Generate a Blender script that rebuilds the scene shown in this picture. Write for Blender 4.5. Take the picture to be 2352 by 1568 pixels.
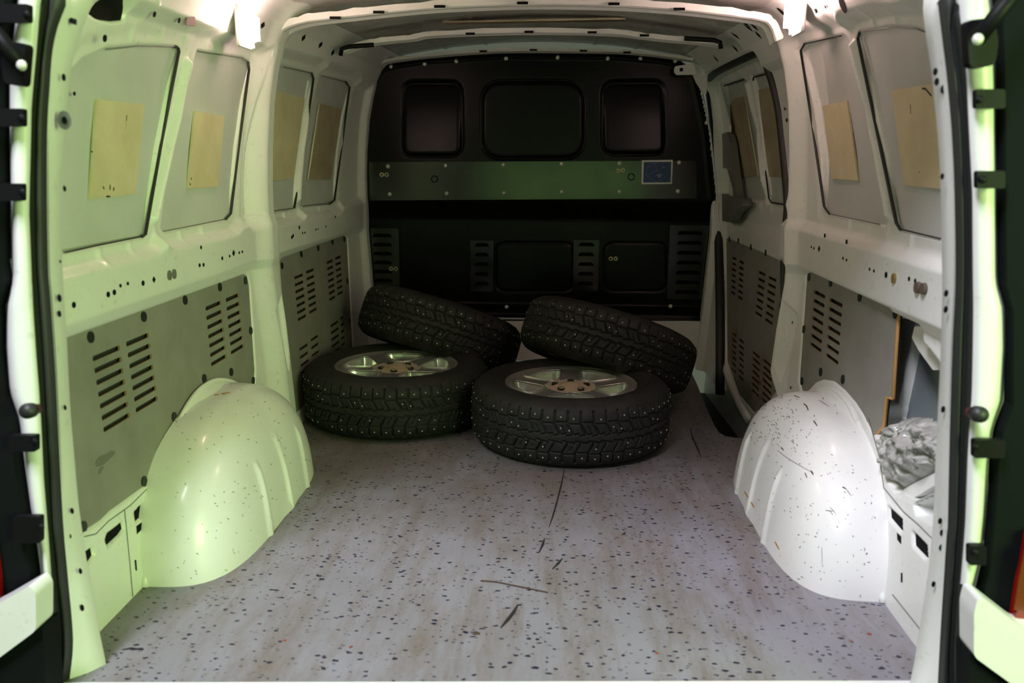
import bpy, bmesh, math, random
import numpy as np
from mathutils import Vector, Matrix, noise
from mathutils.geometry import tessellate_polygon
random.seed(7)
for o in list(bpy.data.objects): bpy.data.objects.remove(o)
SC = bpy.context.scene
COL = SC.collection
PI = math.pi

# ------------------------------------------------------------------ camera
F = 1967.0; CX, CY = 1176.0, 784.0
VPX, VPY = 1276.0, 361.0
ROLL = math.radians(0.45)
CAM = Vector((0.09, 0.0, 0.94))
_dx, _dy = VPX - CX, CY - VPY
_c, _s = math.cos(-ROLL), math.sin(-ROLL)
_ux, _uy = _dx*_c - _dy*_s, _dx*_s + _dy*_c
_t = math.atan2(_uy, F)
_a = math.atan2(_ux*math.cos(_t), F)
Rv = Vector((math.cos(_a), math.sin(_a), 0))
Fv = Vector((-math.sin(_a)*math.cos(_t), math.cos(_a)*math.cos(_t), -math.sin(_t)))
Uv = Rv.cross(Fv)
q = Matrix.Rotation(-ROLL, 3, Fv)
Rv, Uv = q @ Rv, q @ Uv
cam = bpy.data.cameras.new('camera'); camo = bpy.data.objects.new('camera', cam); COL.objects.link(camo)
m = Matrix((Rv, Uv, -Fv)).transposed().to_4x4(); m.translation = CAM
camo.matrix_world = m
cam.sensor_width = 36; cam.lens = F/2352*36; cam.clip_start = .02
cam.dof.use_dof = True; cam.dof.focus_distance = 2.9; cam.dof.aperture_fstop = 4.0
SC.camera = camo

# ------------------------------------------------------------------ world, lights, exposure
w = bpy.data.worlds.new('world'); SC.world = w; w.use_nodes = True
bg = w.node_tree.nodes['Background']; bg.inputs[0].default_value = (.42, .50, .36, 1); bg.inputs[1].default_value = .20
def area(name, loc, target, sx, sy, power, col):
    l = bpy.data.lights.new(name, 'AREA'); l.shape = 'RECTANGLE'; l.size = sx; l.size_y = sy
    l.energy = power; l.color = col
    o = bpy.data.objects.new(name, l); COL.objects.link(o)
    d = Vector(target) - Vector(loc)
    o.rotation_euler = d.to_track_quat('-Z', 'Y').to_euler(); o.location = loc
    return o
area('white_tube_light', (-.98, -.55, 3.75), (.1, 1.7, .1), .75, 1.5, 232, (.90, .89, 1.0))
area('green_wall_light', (2.55, -.75, 1.15), (-.8, 2.0, .6), 1.6, 1.4, 108, (.66, 1.0, .32))
area('green_back_light', (.15, -3.2, .62), (.1, 3.9, .85), 2.0, .6, 4.5, (.52, 1.0, .26))
SC.view_settings.view_transform = 'Standard'; SC.view_settings.look = 'None'
SC.view_settings.gamma = 1; SC.view_settings.use_curve_mapping = False
SC.view_settings.exposure = 0.10

# ------------------------------------------------------------------ projection helpers
def ray(px, py):
    d = Fv*F + Rv*(px-CX) + Uv*(CY-py); return d/F
def P(px, py, x=None, y=None, z=None):
    d = ray(px, py)
    if y is not None: t = (y-CAM.y)/d.y
    elif z is not None: t = (z-CAM.z)/d.z
    else: t = (x-CAM.x)/d.x
    return CAM + d*t
_WZ = [-.3, 0, .6, .85, .96, 1.1, 1.2, 1.27, 1.32, 1.35, 1.38, 1.42, 1.46]
_WX = [.815, .815, .85, .85, .845, .83, .81, .79, .765, .735, .69, .60, .50]
def W(y, z):
    return np.interp(z, _WZ, _WX) - .035*np.maximum(0, np.asarray(y)-2.9)
def wp(px, py, s, off=0.0):
    d = ray(px, py); lo, hi = .5, 9.0
    def g(t):
        p = CAM + d*t
        return s*p.x - (float(W(p.y, p.z)) - off)
    for _ in range(44):
        mid = (lo+hi)/2
        if g(mid) < 0: lo = mid
        else: hi = mid
    return CAM + d*lo
def wyz(px, py, s, off=0.0):
    p = wp(px, py, s, off); return (p.y, p.z)

# ------------------------------------------------------------------ object helpers
def meshobj(name, verts, faces, mat=None, parent=None, smooth=True, angle=None):
    me = bpy.data.meshes.new(name); me.from_pydata([tuple(v) for v in verts], [], faces)
    me.update()
    if mat: me.materials.append(mat)
    if smooth: me.polygons.foreach_set('use_smooth', [True]*len(me.polygons))
    o = bpy.data.objects.new(name, me); COL.objects.link(o)
    if parent: o.parent = parent
    if angle: sharp(me, angle)
    return o
def sharp(me, ang=35):
    bm = bmesh.new(); bm.from_mesh(me)
    for e in bm.edges:
        if len(e.link_faces) == 2 and e.calc_face_angle(0) > math.radians(ang): e.smooth = False
    bm.to_mesh(me); bm.free()
def fixn(o):
    bm = bmesh.new(); bm.from_mesh(o.data); bmesh.ops.recalc_face_normals(bm, faces=bm.faces[:]); bm.to_mesh(o.data); bm.free()
def tag(o, label, cat=None, group=None, kind=None):
    o['label'] = label
    if cat: o['category'] = cat
    if group: o['group'] = group
    if kind: o['kind'] = kind
    return o
def empty(name, loc=(0, 0, 0)):
    o = bpy.data.objects.new(name, None); COL.objects.link(o); o.location = loc; o.empty_display_size = .05
    return o
def grid(name, V, mat, parent=None, mask=None, flip=False):
    nu, nv = V.shape[:2]
    idx = np.arange(nu*nv).reshape(nu, nv)
    f = np.stack([idx[:-1, :-1], idx[1:, :-1], idx[1:, 1:], idx[:-1, 1:]], -1)
    if flip: f = f[..., ::-1]
    f = f.reshape(-1, 4)
    if mask is not None:
        mk = mask[:-1, :-1] & mask[1:, :-1] & mask[1:, 1:] & mask[:-1, 1:]
        f = f[mk.reshape(-1)]
        used = np.unique(f); remap = -np.ones(nu*nv, int); remap[used] = np.arange(len(used))
        f = remap[f]; vv = V.reshape(-1, 3)[used]
    else: vv = V.reshape(-1, 3)
    me = bpy.data.meshes.new(name)
    me.vertices.add(len(vv)); me.vertices.foreach_set('co', vv.astype(np.float32).ravel())
    me.loops.add(len(f)*4); me.loops.foreach_set('vertex_index', f.astype(np.int32).ravel())
    me.polygons.add(len(f)); me.polygons.foreach_set('loop_start', np.arange(0, len(f)*4, 4, dtype=np.int32))
    me.update(calc_edges=True); me.validate()
    me.polygons.foreach_set('use_smooth', [True]*len(f))
    me.materials.append(mat)
    o = bpy.data.objects.new(name, me); COL.objects.link(o)
    if parent: o.parent = parent
    return o
def extrude(name, loops, th, fn, mat, parent=None, side=None):
    """loops: [outer, hole...] of (u,v); fn(u,v,w) -> point; w from 0 to th"""
    L = [[Vector((p[0], p[1], 0)) for p in l] for l in loops]
    tris = tessellate_polygon(L)
    flat = [p for l in L for p in l]; n = len(flat)
    vs = [fn(p.x, p.y, th) for p in flat] + [fn(p.x, p.y, 0) for p in flat]
    fs = [tuple(t) for t in tris] + [tuple(n+i for i in reversed(t)) for t in tris]
    k = 0
    for l in L:
        m_ = len(l)
        for i in range(m_):
            a, b = k+i, k+(i+1) % m_
            fs.append((a, b, n+b, n+a))
        k += m_
    o = meshobj(name, vs, fs, mat, parent, smooth=False); fixn(o)
    if side:
        o.data.materials.append(side)
        for i in range(2*len(tris), len(fs)): o.data.polygons[i].material_index = 1
    return o
def on_wall(s, off):
    return lambda u, v, w_: (s*(float(W(u, v))-off-w_), u, v)
def round_poly(pts, r, seg=4):
    out = []; n = len(pts)
    for i in range(n):
        p0, p1, p2 = Vector(pts[i-1][:2]), Vector(pts[i][:2]), Vector(pts[(i+1) % n][:2])
        a, b = (p0-p1), (p2-p1); la, lb = a.length, b.length
        rr = min(r, la*.45, lb*.45)
        if rr < 1e-5: out.append(tuple(p1)); continue
        A, B = p1+a/la*rr, p1+b/lb*rr
        for k in range(seg+1):
            t = k/seg; out.append(tuple(A*(1-t)**2 + p1*2*t*(1-t) + B*t*t))
    return out
def tube(name, pts, r, mat, parent=None, seg=8, closed=False, flat=None):
    pts = [Vector(p) for p in pts]; n = len(pts); vs, fs = [], []
    up = Vector((0, 0, 1)); prev = None
    for i, p in enumerate(pts):
        if closed: d = pts[(i+1) % n]-pts[i-1]
        else: d = pts[min(i+1, n-1)]-pts[max(i-1, 0)]
        d.normalize()
        if prev is None:
            a = d.cross(up if abs(d.z) < .9 else Vector((1, 0, 0)))
        else: a = prev - d*prev.dot(d)
        a.normalize(); b = d.cross(a); prev = a
        rr = r[i] if isinstance(r, (list, tuple)) else r
        for k in range(seg):
            th = 2*PI*k/seg
            vs.append(p + a*math.cos(th)*rr + b*math.sin(th)*rr)
    m_ = n if closed else n-1
    for i in range(m_):
        j = (i+1) % n
        for k in range(seg):
            fs.append((i*seg+k, i*seg+(k+1) % seg, j*seg+(k+1) % seg, j*seg+k))
    if not closed:
        fs.append(tuple(range(seg))[::-1]); fs.append(tuple((n-1)*seg+k for k in range(seg)))
    return meshobj(name, vs, fs, mat, parent)
def smoothline(pts, n=4):
    pts = [Vector(p) for p in pts]; out = []
    for i in range(len(pts)-1):
        p0, p1, p2, p3 = pts[max(i-1, 0)], pts[i], pts[i+1], pts[min(i+2, len(pts)-1)]
        for k in range(n):
            t = k/n
            out.append(.5*((2*p1)+(-p0+p2)*t+(2*p0-5*p1+4*p2-p3)*t*t+(-p0+3*p1-3*p2+p3)*t**3))
    out.append(pts[-1]); return out
def lathe(name, prof, mat, parent=None, seg=64, loc=(0, 0, 0), ang=None):
    vs, fs = [], []; n = len(prof)
    for i in range(seg):
        a = 2*PI*i/seg
        for r_, z_ in prof: vs.append((loc[0]+r_*math.cos(a), loc[1]+r_*math.sin(a), loc[2]+z_))
    for i in range(seg):
        j = (i+1) % seg
        for k in range(n-1): fs.append((i*n+k, j*n+k, j*n+k+1, i*n+k+1))
    return meshobj(name, vs, fs, mat, parent, angle=ang)
def box(name, x0, x1, y0, y1, z0, z1, mat, parent=None, bev=0.0):
    bm = bmesh.new(); bmesh.ops.create_cube(bm, size=1)
    for v in bm.verts: v.co = Vector(((x0+x1)/2+v.co.x*(x1-x0), (y0+y1)/2+v.co.y*(y1-y0), (z0+z1)/2+v.co.z*(z1-z0)))
    if bev: bmesh.ops.bevel(bm, geom=bm.edges[:], offset=bev, segments=2, affect='EDGES', profile=.6)
    me = bpy.data.meshes.new(name); bm.to_mesh(me); bm.free(); me.materials.append(mat)
    o = bpy.data.objects.new(name, me); COL.objects.link(o)
    if parent: o.parent = parent
    return o

# ------------------------------------------------------------------ materials
def mat(name, base, rough=.5, metal=0, coat=0, spec=.5, trans=0, alpha=1, emis=None, es=0):
    m = bpy.data.materials.new(name); m.use_nodes = True
    b = m.node_tree.nodes['Principled BSDF']
    b.inputs['Base Color'].default_value = (*base, 1); b.inputs['Roughness'].default_value = rough
    b.inputs['Metallic'].default_value = metal; b.inputs['Coat Weight'].default_value = coat
    b.inputs['Coat Roughness'].default_value = .12
    b.inputs['Specular IOR Level'].default_value = spec; b.inputs['Transmission Weight'].default_value = trans
    b.inputs['Alpha'].default_value = alpha
    if emis: b.inputs['Emission Color'].default_value = (*emis, 1); b.inputs['Emission Strength'].default_value = es
    return m
class NT:
    def __init__(s, m): s.t = m.node_tree; s.b = s.t.nodes['Principled BSDF']
    def n(s, typ, **kw):
        x = s.t.nodes.new(typ)
        for k, v in kw.items():
            if k.startswith('i_'): x.inputs[int(k[2:]) if k[2:].isdigit() else k[2:].replace('_', ' ')].default_value = v
            else: setattr(x, k, v)
        return x
    def l(s, a, b): s.t.links.new(a, b)
    def pos(s, scale=(1, 1, 1), rot=(0, 0, 0), obj=False):
        c = s.n('ShaderNodeTexCoord') if obj else s.n('ShaderNodeNewGeometry')
        mp = s.n('ShaderNodeMapping'); mp.inputs['Scale'].default_value = scale; mp.inputs['Rotation'].default_value = rot
        s.l(c.outputs['Object' if obj else 'Position'], mp.inputs[0]); return mp.outputs[0]
    def noise(s, vec, scale, detail=3, rough=.55):
        x = s.n('ShaderNodeTexNoise'); x.inputs['Scale'].default_value = scale; x.inputs['Detail'].default_value = detail
        x.inputs['Roughness'].default_value = rough; s.l(vec, x.inputs['Vector']); return x.outputs[0]
    def ramp(s, v, lo, hi, a=0., b=1.):
        x = s.n('ShaderNodeMapRange'); x.inputs[1].default_value = lo; x.inputs[2].default_value = hi
        x.inputs[3].default_value = a; x.inputs[4].default_value = b; s.l(v, x.inputs[0]); return x.outputs[0]
    def mul(s, a, b):
        x = s.n('ShaderNodeMath', operation='MULTIPLY'); s.l(a, x.inputs[0])
        if isinstance(b, (int, float)): x.inputs[1].default_value = b
        else: s.l(b, x.inputs[1])
        return x.outputs[0]
    def mix(s, fac, a, b):
        x = s.n('ShaderNodeMix', data_type='RGBA')
        s.l(fac, x.inputs[0])
        for v, i in ((a, 6), (b, 7)):
            if isinstance(v, tuple): x.inputs[i].default_value = (*v, 1)
            else: s.l(v, x.inputs[i])
        return x.outputs[2]
    def bump(s, h, st=.2, dist=.002):
        x = s.n('ShaderNodeBump'); x.inputs['Strength'].default_value = st; x.inputs['Distance'].default_value = dist
        s.l(h, x.inputs['Height']); s.l(x.outputs[0], s.b.inputs['Normal'])
def fleck_mask(t, scale, thr, keep, stretch=(1, 1, 1), rot=(0, 0, 0)):
    vec = t.pos(stretch, rot)
    nz = t.n('ShaderNodeTexNoise'); nz.inputs['Scale'].default_value = scale*2.2; t.l(vec, nz.inputs['Vector'])
    mx = t.n('ShaderNodeMix', data_type='VECTOR'); mx.inputs[0].default_value = .06*10/scale
    t.l(vec, mx.inputs[4]); t.l(nz.outputs[1], mx.inputs[5])
    v = t.n('ShaderNodeTexVoronoi'); v.inputs['Scale'].default_value = scale; t.l(mx.outputs[1], v.inputs['Vector'])
    sep = t.n('ShaderNodeSeparateColor'); t.l(v.outputs['Color'], sep.inputs[0])
    k = t.n('ShaderNodeMath', operation='LESS_THAN'); k.inputs[1].default_value = keep; t.l(sep.outputs[0], k.inputs[0])
    r = t.ramp(sep.outputs[1], 0, 1, thr*.45, thr)
    d = t.n('ShaderNodeMath', operation='LESS_THAN'); t.l(v.outputs['Distance'], d.inputs[0]); t.l(r, d.inputs[1])
    return t.mul(k.outputs[0], d.outputs[0])

PAINT = mat('white_paint', (.80, .81, .79), .33, coat=.25); t = NT(PAINT)
p = t.pos(); d1 = t.ramp(t.noise(p, 3.5, 6, .65), .35, .75); d2 = t.ramp(t.noise(p, 55, 3), .62, .74)
c = t.mix(t.mul(d1, .32), (.80, .81, .785), (.55, .54, .48)); c = t.mix(t.mul(d2, .25), c, (.32, .30, .25))
t.l(c, t.b.inputs['Base Color']); t.l(t.ramp(d1, 0, 1, .30, .5), t.b.inputs['Roughness'])
def scratched(name, k):
    m = mat(name, (.80, .81, .79), .3, coat=.35); t = NT(m)
    p = t.pos(); d1 = t.ramp(t.noise(p, 5, 6, .65), .45, .8)
    c = t.mix(t.mul(d1, .3), (.82, .82, .80), (.60, .57, .50))
    gate = t.ramp(t.noise(p, 4.5, 3), .42, .6)
    f1 = t.mul(fleck_mask(t, 85, .17, .30*k, (1, 1, .35), (.5, .2, .3)), gate); f2 = fleck_mask(t, 120, .13, .22*k, (.4, 1, 1), (.2, .5, .6))
    c = t.mix(t.mul(f1, .9), c, (.07, .06, .045)); c = t.mix(t.mul(f2, .7), c, (.16, .13, .10))
    f3 = t.mul(t.ramp(t.noise(t.pos((1, 1, .5)), 14, 5, .75), .66, .74), .35*k); c = t.mix(f3, c, (.36, .33, .29))
    f5 = t.mul(t.ramp(t.noise(p, 8, 3, .5), .76, .80), .7); c = t.mix(f5, c, (.55, .33, .10))
    t.l(c, t.b.inputs['Base Color']); return m
SCRATCH1 = scratched('white_paint_few_scratches', .45); SCRATCH2 = scratched('white_paint_scratched', 1.2)
SKIN = mat('grey_primer_skin', (.54, .56, .545), .55); t = NT(SKIN)
p = t.pos(); d1 = t.ramp(t.noise(p, 4, 5), .35, .7); t.l(t.mix(d1, (.56, .575, .56), (.47, .485, .47)), t.b.inputs['Base Color'])
ROOF = mat('roof_skin', (.52, .51, .49), .5); t = NT(ROOF)
p = t.pos((1, 1.6, 1)); d1 = t.ramp(t.noise(p, 7, 6, .7), .4, .7); t.l(t.mix(d1, (.58, .57, .55), (.33, .31, .29)), t.b.inputs['Base Color'])
BOARD = mat('grey_hardboard', (.24, .23, .205), .62); t = NT(BOARD)
p = t.pos(); d1 = t.ramp(t.noise(p, 9, 6, .6), .35, .75); d2 = t.ramp(t.noise(p, 420, 2), .3, .8)
c = t.mix(d1, (.27, .262, .235), (.205, .198, .175)); c = t.mix(t.mul(d2, .2), c, (.13, .12, .10))
t.l(c, t.b.inputs['Base Color']); t.bump(d2, .12, .001)
BOARD_EDGE = mat('raw_board_edge', (.52, .28, .09), .8)
SLOT_EDGE = mat('raw_slot_edge', (.30, .17, .07), .85)
def rust_board():
    m = mat('grey_hardboard_rusty', (.24, .23, .205), .62); t = NT(m); p = t.pos()
    c = t.mix(t.ramp(t.noise(p, 9, 6, .6), .35, .75), (.27, .262, .235), (.205, .198, .175))
    for px, py, r_ in ((1745, 885, .16), (1688, 790, .10)):
        q_ = wp(px, py, 1, -.04); d_ = t.n('ShaderNodeVectorMath', operation='DISTANCE'); t.l(p, d_.inputs[0]); d_.inputs[1].default_value = q_
        f_ = t.mul(t.ramp(d_.outputs['Value'], .02, r_, 1, 0), t.ramp(t.noise(p, 28, 5, .7), .42, .62))
        c = t.mix(f_, c, (.16, .075, .025))
    t.l(c, t.b.inputs['Base Color']); return m
BOARDR = rust_board()
PAD = mat('cream_pad', (.60, .52, .34), .75); t = NT(PAD)
p = t.pos(); d1 = t.ramp(t.noise(p, 9, 5, .6), .35, .75); d2 = t.ramp(t.noise(p, 260, 3), .3, .8)
c = t.mix(d1, (.66, .575, .38), (.54, .455, .28)); t.l(t.mix(t.mul(d2, .15), c, (.35, .28, .16)), t.b.inputs['Base Color']); t.bump(d2, .1, .001)
PADD = mat('brown_pad', (.33, .27, .17), .8); t = NT(PADD)
p = t.pos(); d1 = t.ramp(t.noise(p, 9, 5, .6), .35, .75); t.l(t.mix(d1, (.42, .35, .23), (.30, .235, .15)), t.b.inputs['Base Color'])
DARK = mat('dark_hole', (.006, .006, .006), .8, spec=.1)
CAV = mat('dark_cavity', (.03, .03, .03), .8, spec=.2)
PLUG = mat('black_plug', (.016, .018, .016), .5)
RUBBER = mat('black_rubber_seal', (.017, .018, .017), .5)
BULK = mat('black_bulkhead', (.003, .003, .0028), .28, spec=.18); t = NT(BULK)
p = t.pos(); d = t.noise(p, 420, 2); t.bump(d, .08, .0006)
BAND = mat('satin_black_plate', (.008, .0085, .008), .24, spec=.7); t = NT(BAND)
p = t.pos(); t.l(t.ramp(t.noise(p, 6, 4), .3, .7, .15, .20), t.b.inputs['Roughness'])
STEEL = mat('zinc_screw', (.74, .74, .66), .35, metal=.25)
BRASS = mat('yellow_zinc_ring', (.62, .60, .34), .4, metal=.5)
ALLOY = mat('silver_alloy', (.70, .69, .66), .30, metal=.6); t = NT(ALLOY)
p = t.pos(obj=True)
sx = t.n('ShaderNodeVectorMath', operation='LENGTH'); mp = t.n('ShaderNodeMapping'); mp.inputs['Scale'].default_value = (1, 1, 0)
t.l(p, mp.inputs[0]); t.l(mp.outputs[0], sx.inputs[0])
nz = t.noise(p, 45, 5, .7); ad = t.n('ShaderNodeMath', operation='MULTIPLY_ADD'); ad.inputs[1].default_value = .05
t.l(nz, ad.inputs[0]); t.l(sx.outputs['Value'], ad.inputs[2])
dirt = t.ramp(ad.outputs[0], .102, .112, 1, 0)
t.l(t.mix(dirt, (.72, .71, .68), (.42, .34, .24)), t.b.inputs['Base Color'])
t.l(t.ramp(dirt, 0, 1, .78, 0), t.b.inputs['Metallic']); t.l(t.ramp(dirt, 0, 1, .22, .9), t.b.inputs['Roughness'])
TYRE = mat('tyre_rubber', (.017, .0165, .0155), .62, spec=.35); t = NT(TYRE)
p = t.pos(obj=True); d1 = t.noise(p, 30, 5, .7); d2 = t.noise(p, 480, 2)
t.l(t.mix(t.ramp(d1, .4, .75), (.0115, .0112, .0105), (.026, .0245, .022)), t.b.inputs['Base Color']); t.bump(d2, .35, .0015)
STUD = mat('stud_metal', (.55, .55, .48), .4, metal=.5)
FLOOR = mat('speckled_grey_floor', (.40, .39, .40), .42, spec=.4); t = NT(FLOOR)
p = t.pos(); big = t.noise(p, 1.6, 4, .6); med = t.noise(t.pos((3.2, .8, 1)), 3.0, 6, .7)
streak = t.noise(t.pos((7, .8, 1)), 2.2, 6, .65)
c = t.mix(t.ramp(big, .35, .7), (.255, .25, .285), (.20, .192, .208))
c = t.mix(t.ramp(med, .45, .68, 0, .85), c, (.155, .125, .10))
c = t.mix(t.ramp(streak, .52, .72, 0, .6), c, (.13, .098, .072))
zone = t.n('ShaderNodeSeparateXYZ'); t.l(t.pos(), zone.inputs[0])
zz = t.mul(t.ramp(zone.outputs[1], 1.75, 2.5), t.ramp(t.noise(p, 3.2, 5, .65), .3, .62, .25, .8)); c = t.mix(zz, c, (.135, .112, .10))
scr = t.noise(t.pos((3, 60, 1), (0, 0, .35)), 2.2, 3, .4); c = t.mix(t.ramp(scr, .74, .77, 0, .3), c, (.48, .46, .47))
dens = t.ramp(t.noise(p, 6, 3), .35, .65)
f1 = fleck_mask(t, 70, .31, .62, (.68, 1, .05)); f2 = fleck_mask(t, 96, .30, .55, (.66, 1, .05), (0, 0, .2))
c = t.mix(t.mul(f1, .97), c, (.010, .011, .032)); c = t.mix(t.mul(t.mul(f2, dens), .95), c, (.014, .014, .032))
f4 = fleck_mask(t, 9, .045, .25, (1, 1, .05)); c = t.mix(f4, c, (.20, .06, .02))
t.l(c, t.b.inputs['Base Color']); t.l(t.ramp(med, .3, .8, .36, .6), t.b.inputs['Roughness'])
GOUGE = mat('floor_gouge', (.012, .010, .010), .8)
GREYPL = mat('grey_plastic', (.16, .16, .145), .5)
BLACKPL = mat('black_plastic', (.006, .006, .007), .5, spec=.15)
CORNER = mat('dark_body_trim', (.006, .008, .008), .7, spec=.06)
REDL = mat('red_lens', (.20, .004, .003), .2)
AMBER = mat('amber_lens', (.13, .03, .006), .3)
BLUE = mat('blue_sticker', (.008, .045, .13), .45)
WHITEP = mat('sticker_white', (.72, .73, .70), .5)
LINEW = mat('sticker_lines', (.13, .22, .33), .5)
LAMP = mat('lit_lamp_lens', (.9, .8, .78), .4, emis=(1, .66, .61), es=66)
LAMPB = mat('lamp_base', (.7, .68, .66), .4)
SEAL = mat('grey_sealant', (.40, .42, .22), .7)
STRIPM = mat('cream_strip', (.72, .66, .48), .6)
LEAF = mat('brown_debris', (.05, .022, .012), .7)
RED_CR = mat('red_crumb', (.22, .035, .015), .6)
BAG = mat('clear_film', (.62, .62, .58), .28, trans=.35, spec=.8)
# darker tint variations of plastic film
t = NT(BAG); p = t.pos(); t.l(t.mix(t.ramp(t.noise(p, 22, 5, .7), .35, .7), (.70, .70, .66), (.36, .36, .33)), t.b.inputs['Base Color'])

# ------------------------------------------------------------------ distance fields for pressed sheet metal
def sdf_poly(Y, Z, poly):
    d = np.full(Y.shape, 1e9); ins = np.zeros(Y.shape, bool); n = len(poly)
    for i in range(n):
        a, b = poly[i], poly[(i+1) % n]
        ex, ey = b[0]-a[0], b[1]-a[1]; wx, wy = Y-a[0], Z-a[1]
        tt = np.clip((wx*ex+wy*ey)/(ex*ex+ey*ey+1e-12), 0, 1)
        d = np.minimum(d, (wx-ex*tt)**2+(wy-ey*tt)**2)
        cnd = ((a[1] <= Z) != (b[1] <= Z))
        xi = a[0]+(Z-a[1])/(ey if abs(ey) > 1e-12 else 1e-12)*ex
        ins ^= cnd & (Y < xi)
    d = np.sqrt(d); return np.where(ins, -d, d)
def sdf_line(Y, Z, pts):
    d = np.full(Y.shape, 1e9)
    for a, b in zip(pts[:-1], pts[1:]):
        ex, ey = b[0]-a[0], b[1]-a[1]; wx, wy = Y-a[0], Z-a[1]
        tt = np.clip((wx*ex+wy*ey)/(ex*ex+ey*ey+1e-12), 0, 1)
        d = np.minimum(d, (wx-ex*tt)**2+(wy-ey*tt)**2)
    return np.sqrt(d)
def stp(d, w_):  # 1 inside, 0 outside
    x = np.clip(.5-d/w_, 0, 1); return x*x*(3-2*x)

# ------------------------------------------------------------------ traced outlines (left / right wall)
LW = [[(118, 262), (150, 182), (190, 137), (245, 112), (320, 105), (404, 108), (412, 118), (334, 538), (325, 543), (140, 582), (60, 600)],
      [(452, 117), (556, 133), (571, 142), (573, 160), (530, 490), (520, 504), (377, 531), (370, 522), (410, 300)],
      [(590, 140), (652, 152), (716, 168), (721, 178), (676, 478), (670, 482), (600, 489), (560, 495)],
      [(736, 173), (795, 187), (804, 200), (768, 460), (758, 468), (697, 474), (690, 468)]]
RW = [[(1968, 90), (1974, 74), (2050, 62), (2105, 66), (2150, 90), (2215, 200), (2240, 570), (2164, 549), (2068, 527), (2058, 512)],
      [(1838, 116), (1847, 101), (1938, 80), (1950, 92), (2040, 505), (2034, 517), (1905, 492), (1893, 474)]]
L_PANEL = [(100, 790), (560, 627), (568, 631), (573, 655), (586, 850), (583, 890), (572, 899), (551, 884), (526, 873), (498, 871), (477, 879), (449, 903), (420, 948), (392, 1005), (375, 1054), (359, 1095), (326, 1123), (253, 1176), (232, 1197), (200, 1218), (150, 1240), (100, 1262)]
L_PANEL2 = [(640, 600), (645, 591), (790, 538), (797, 545), (812, 828), (668, 962)]
R_PANEL = [(1853, 630), (1863, 618), (2067, 709), (2064, 731), (2052, 915), (2038, 912), (2031, 978), (2012, 1000), (2004, 1003), (1998, 984), (1981, 952), (1965, 927), (1941, 899), (1916, 878), (1892, 874), (1875, 880), (1863, 893), (1853, 902), (1842, 899), (1836, 870)]
R_CAV = [(2040, 705), (2077, 728), (2126, 751), (2120, 776), (2124, 793), (2136, 805), (2170, 850), (2230, 900), (2230, 1180), (2160, 1118), (2100, 1148), (2077, 1137), (2060, 1128), (2043, 1103), (2038, 1070), (2030, 1038), (2022, 1005), (1990, 960)]
R_TRI = [(2104, 1160), (2160, 1128), (2220, 1180), (2220, 1240), (2125, 1188), (2108, 1180)]
DOOR_OUT = [(1653, 900), (1650, 560), (1647, 440), (1641, 300), (1629, 200), (1627, 182), (1642, 166), (1675, 148), (1722, 126), (1742, 118), (1752, 124), (1762, 142), (1781, 200), (1793, 260), (1804, 364), (1811, 460), (1810, 500), (1804, 560), (1800, 640), (1797, 900), (1793, 1000)]

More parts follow.
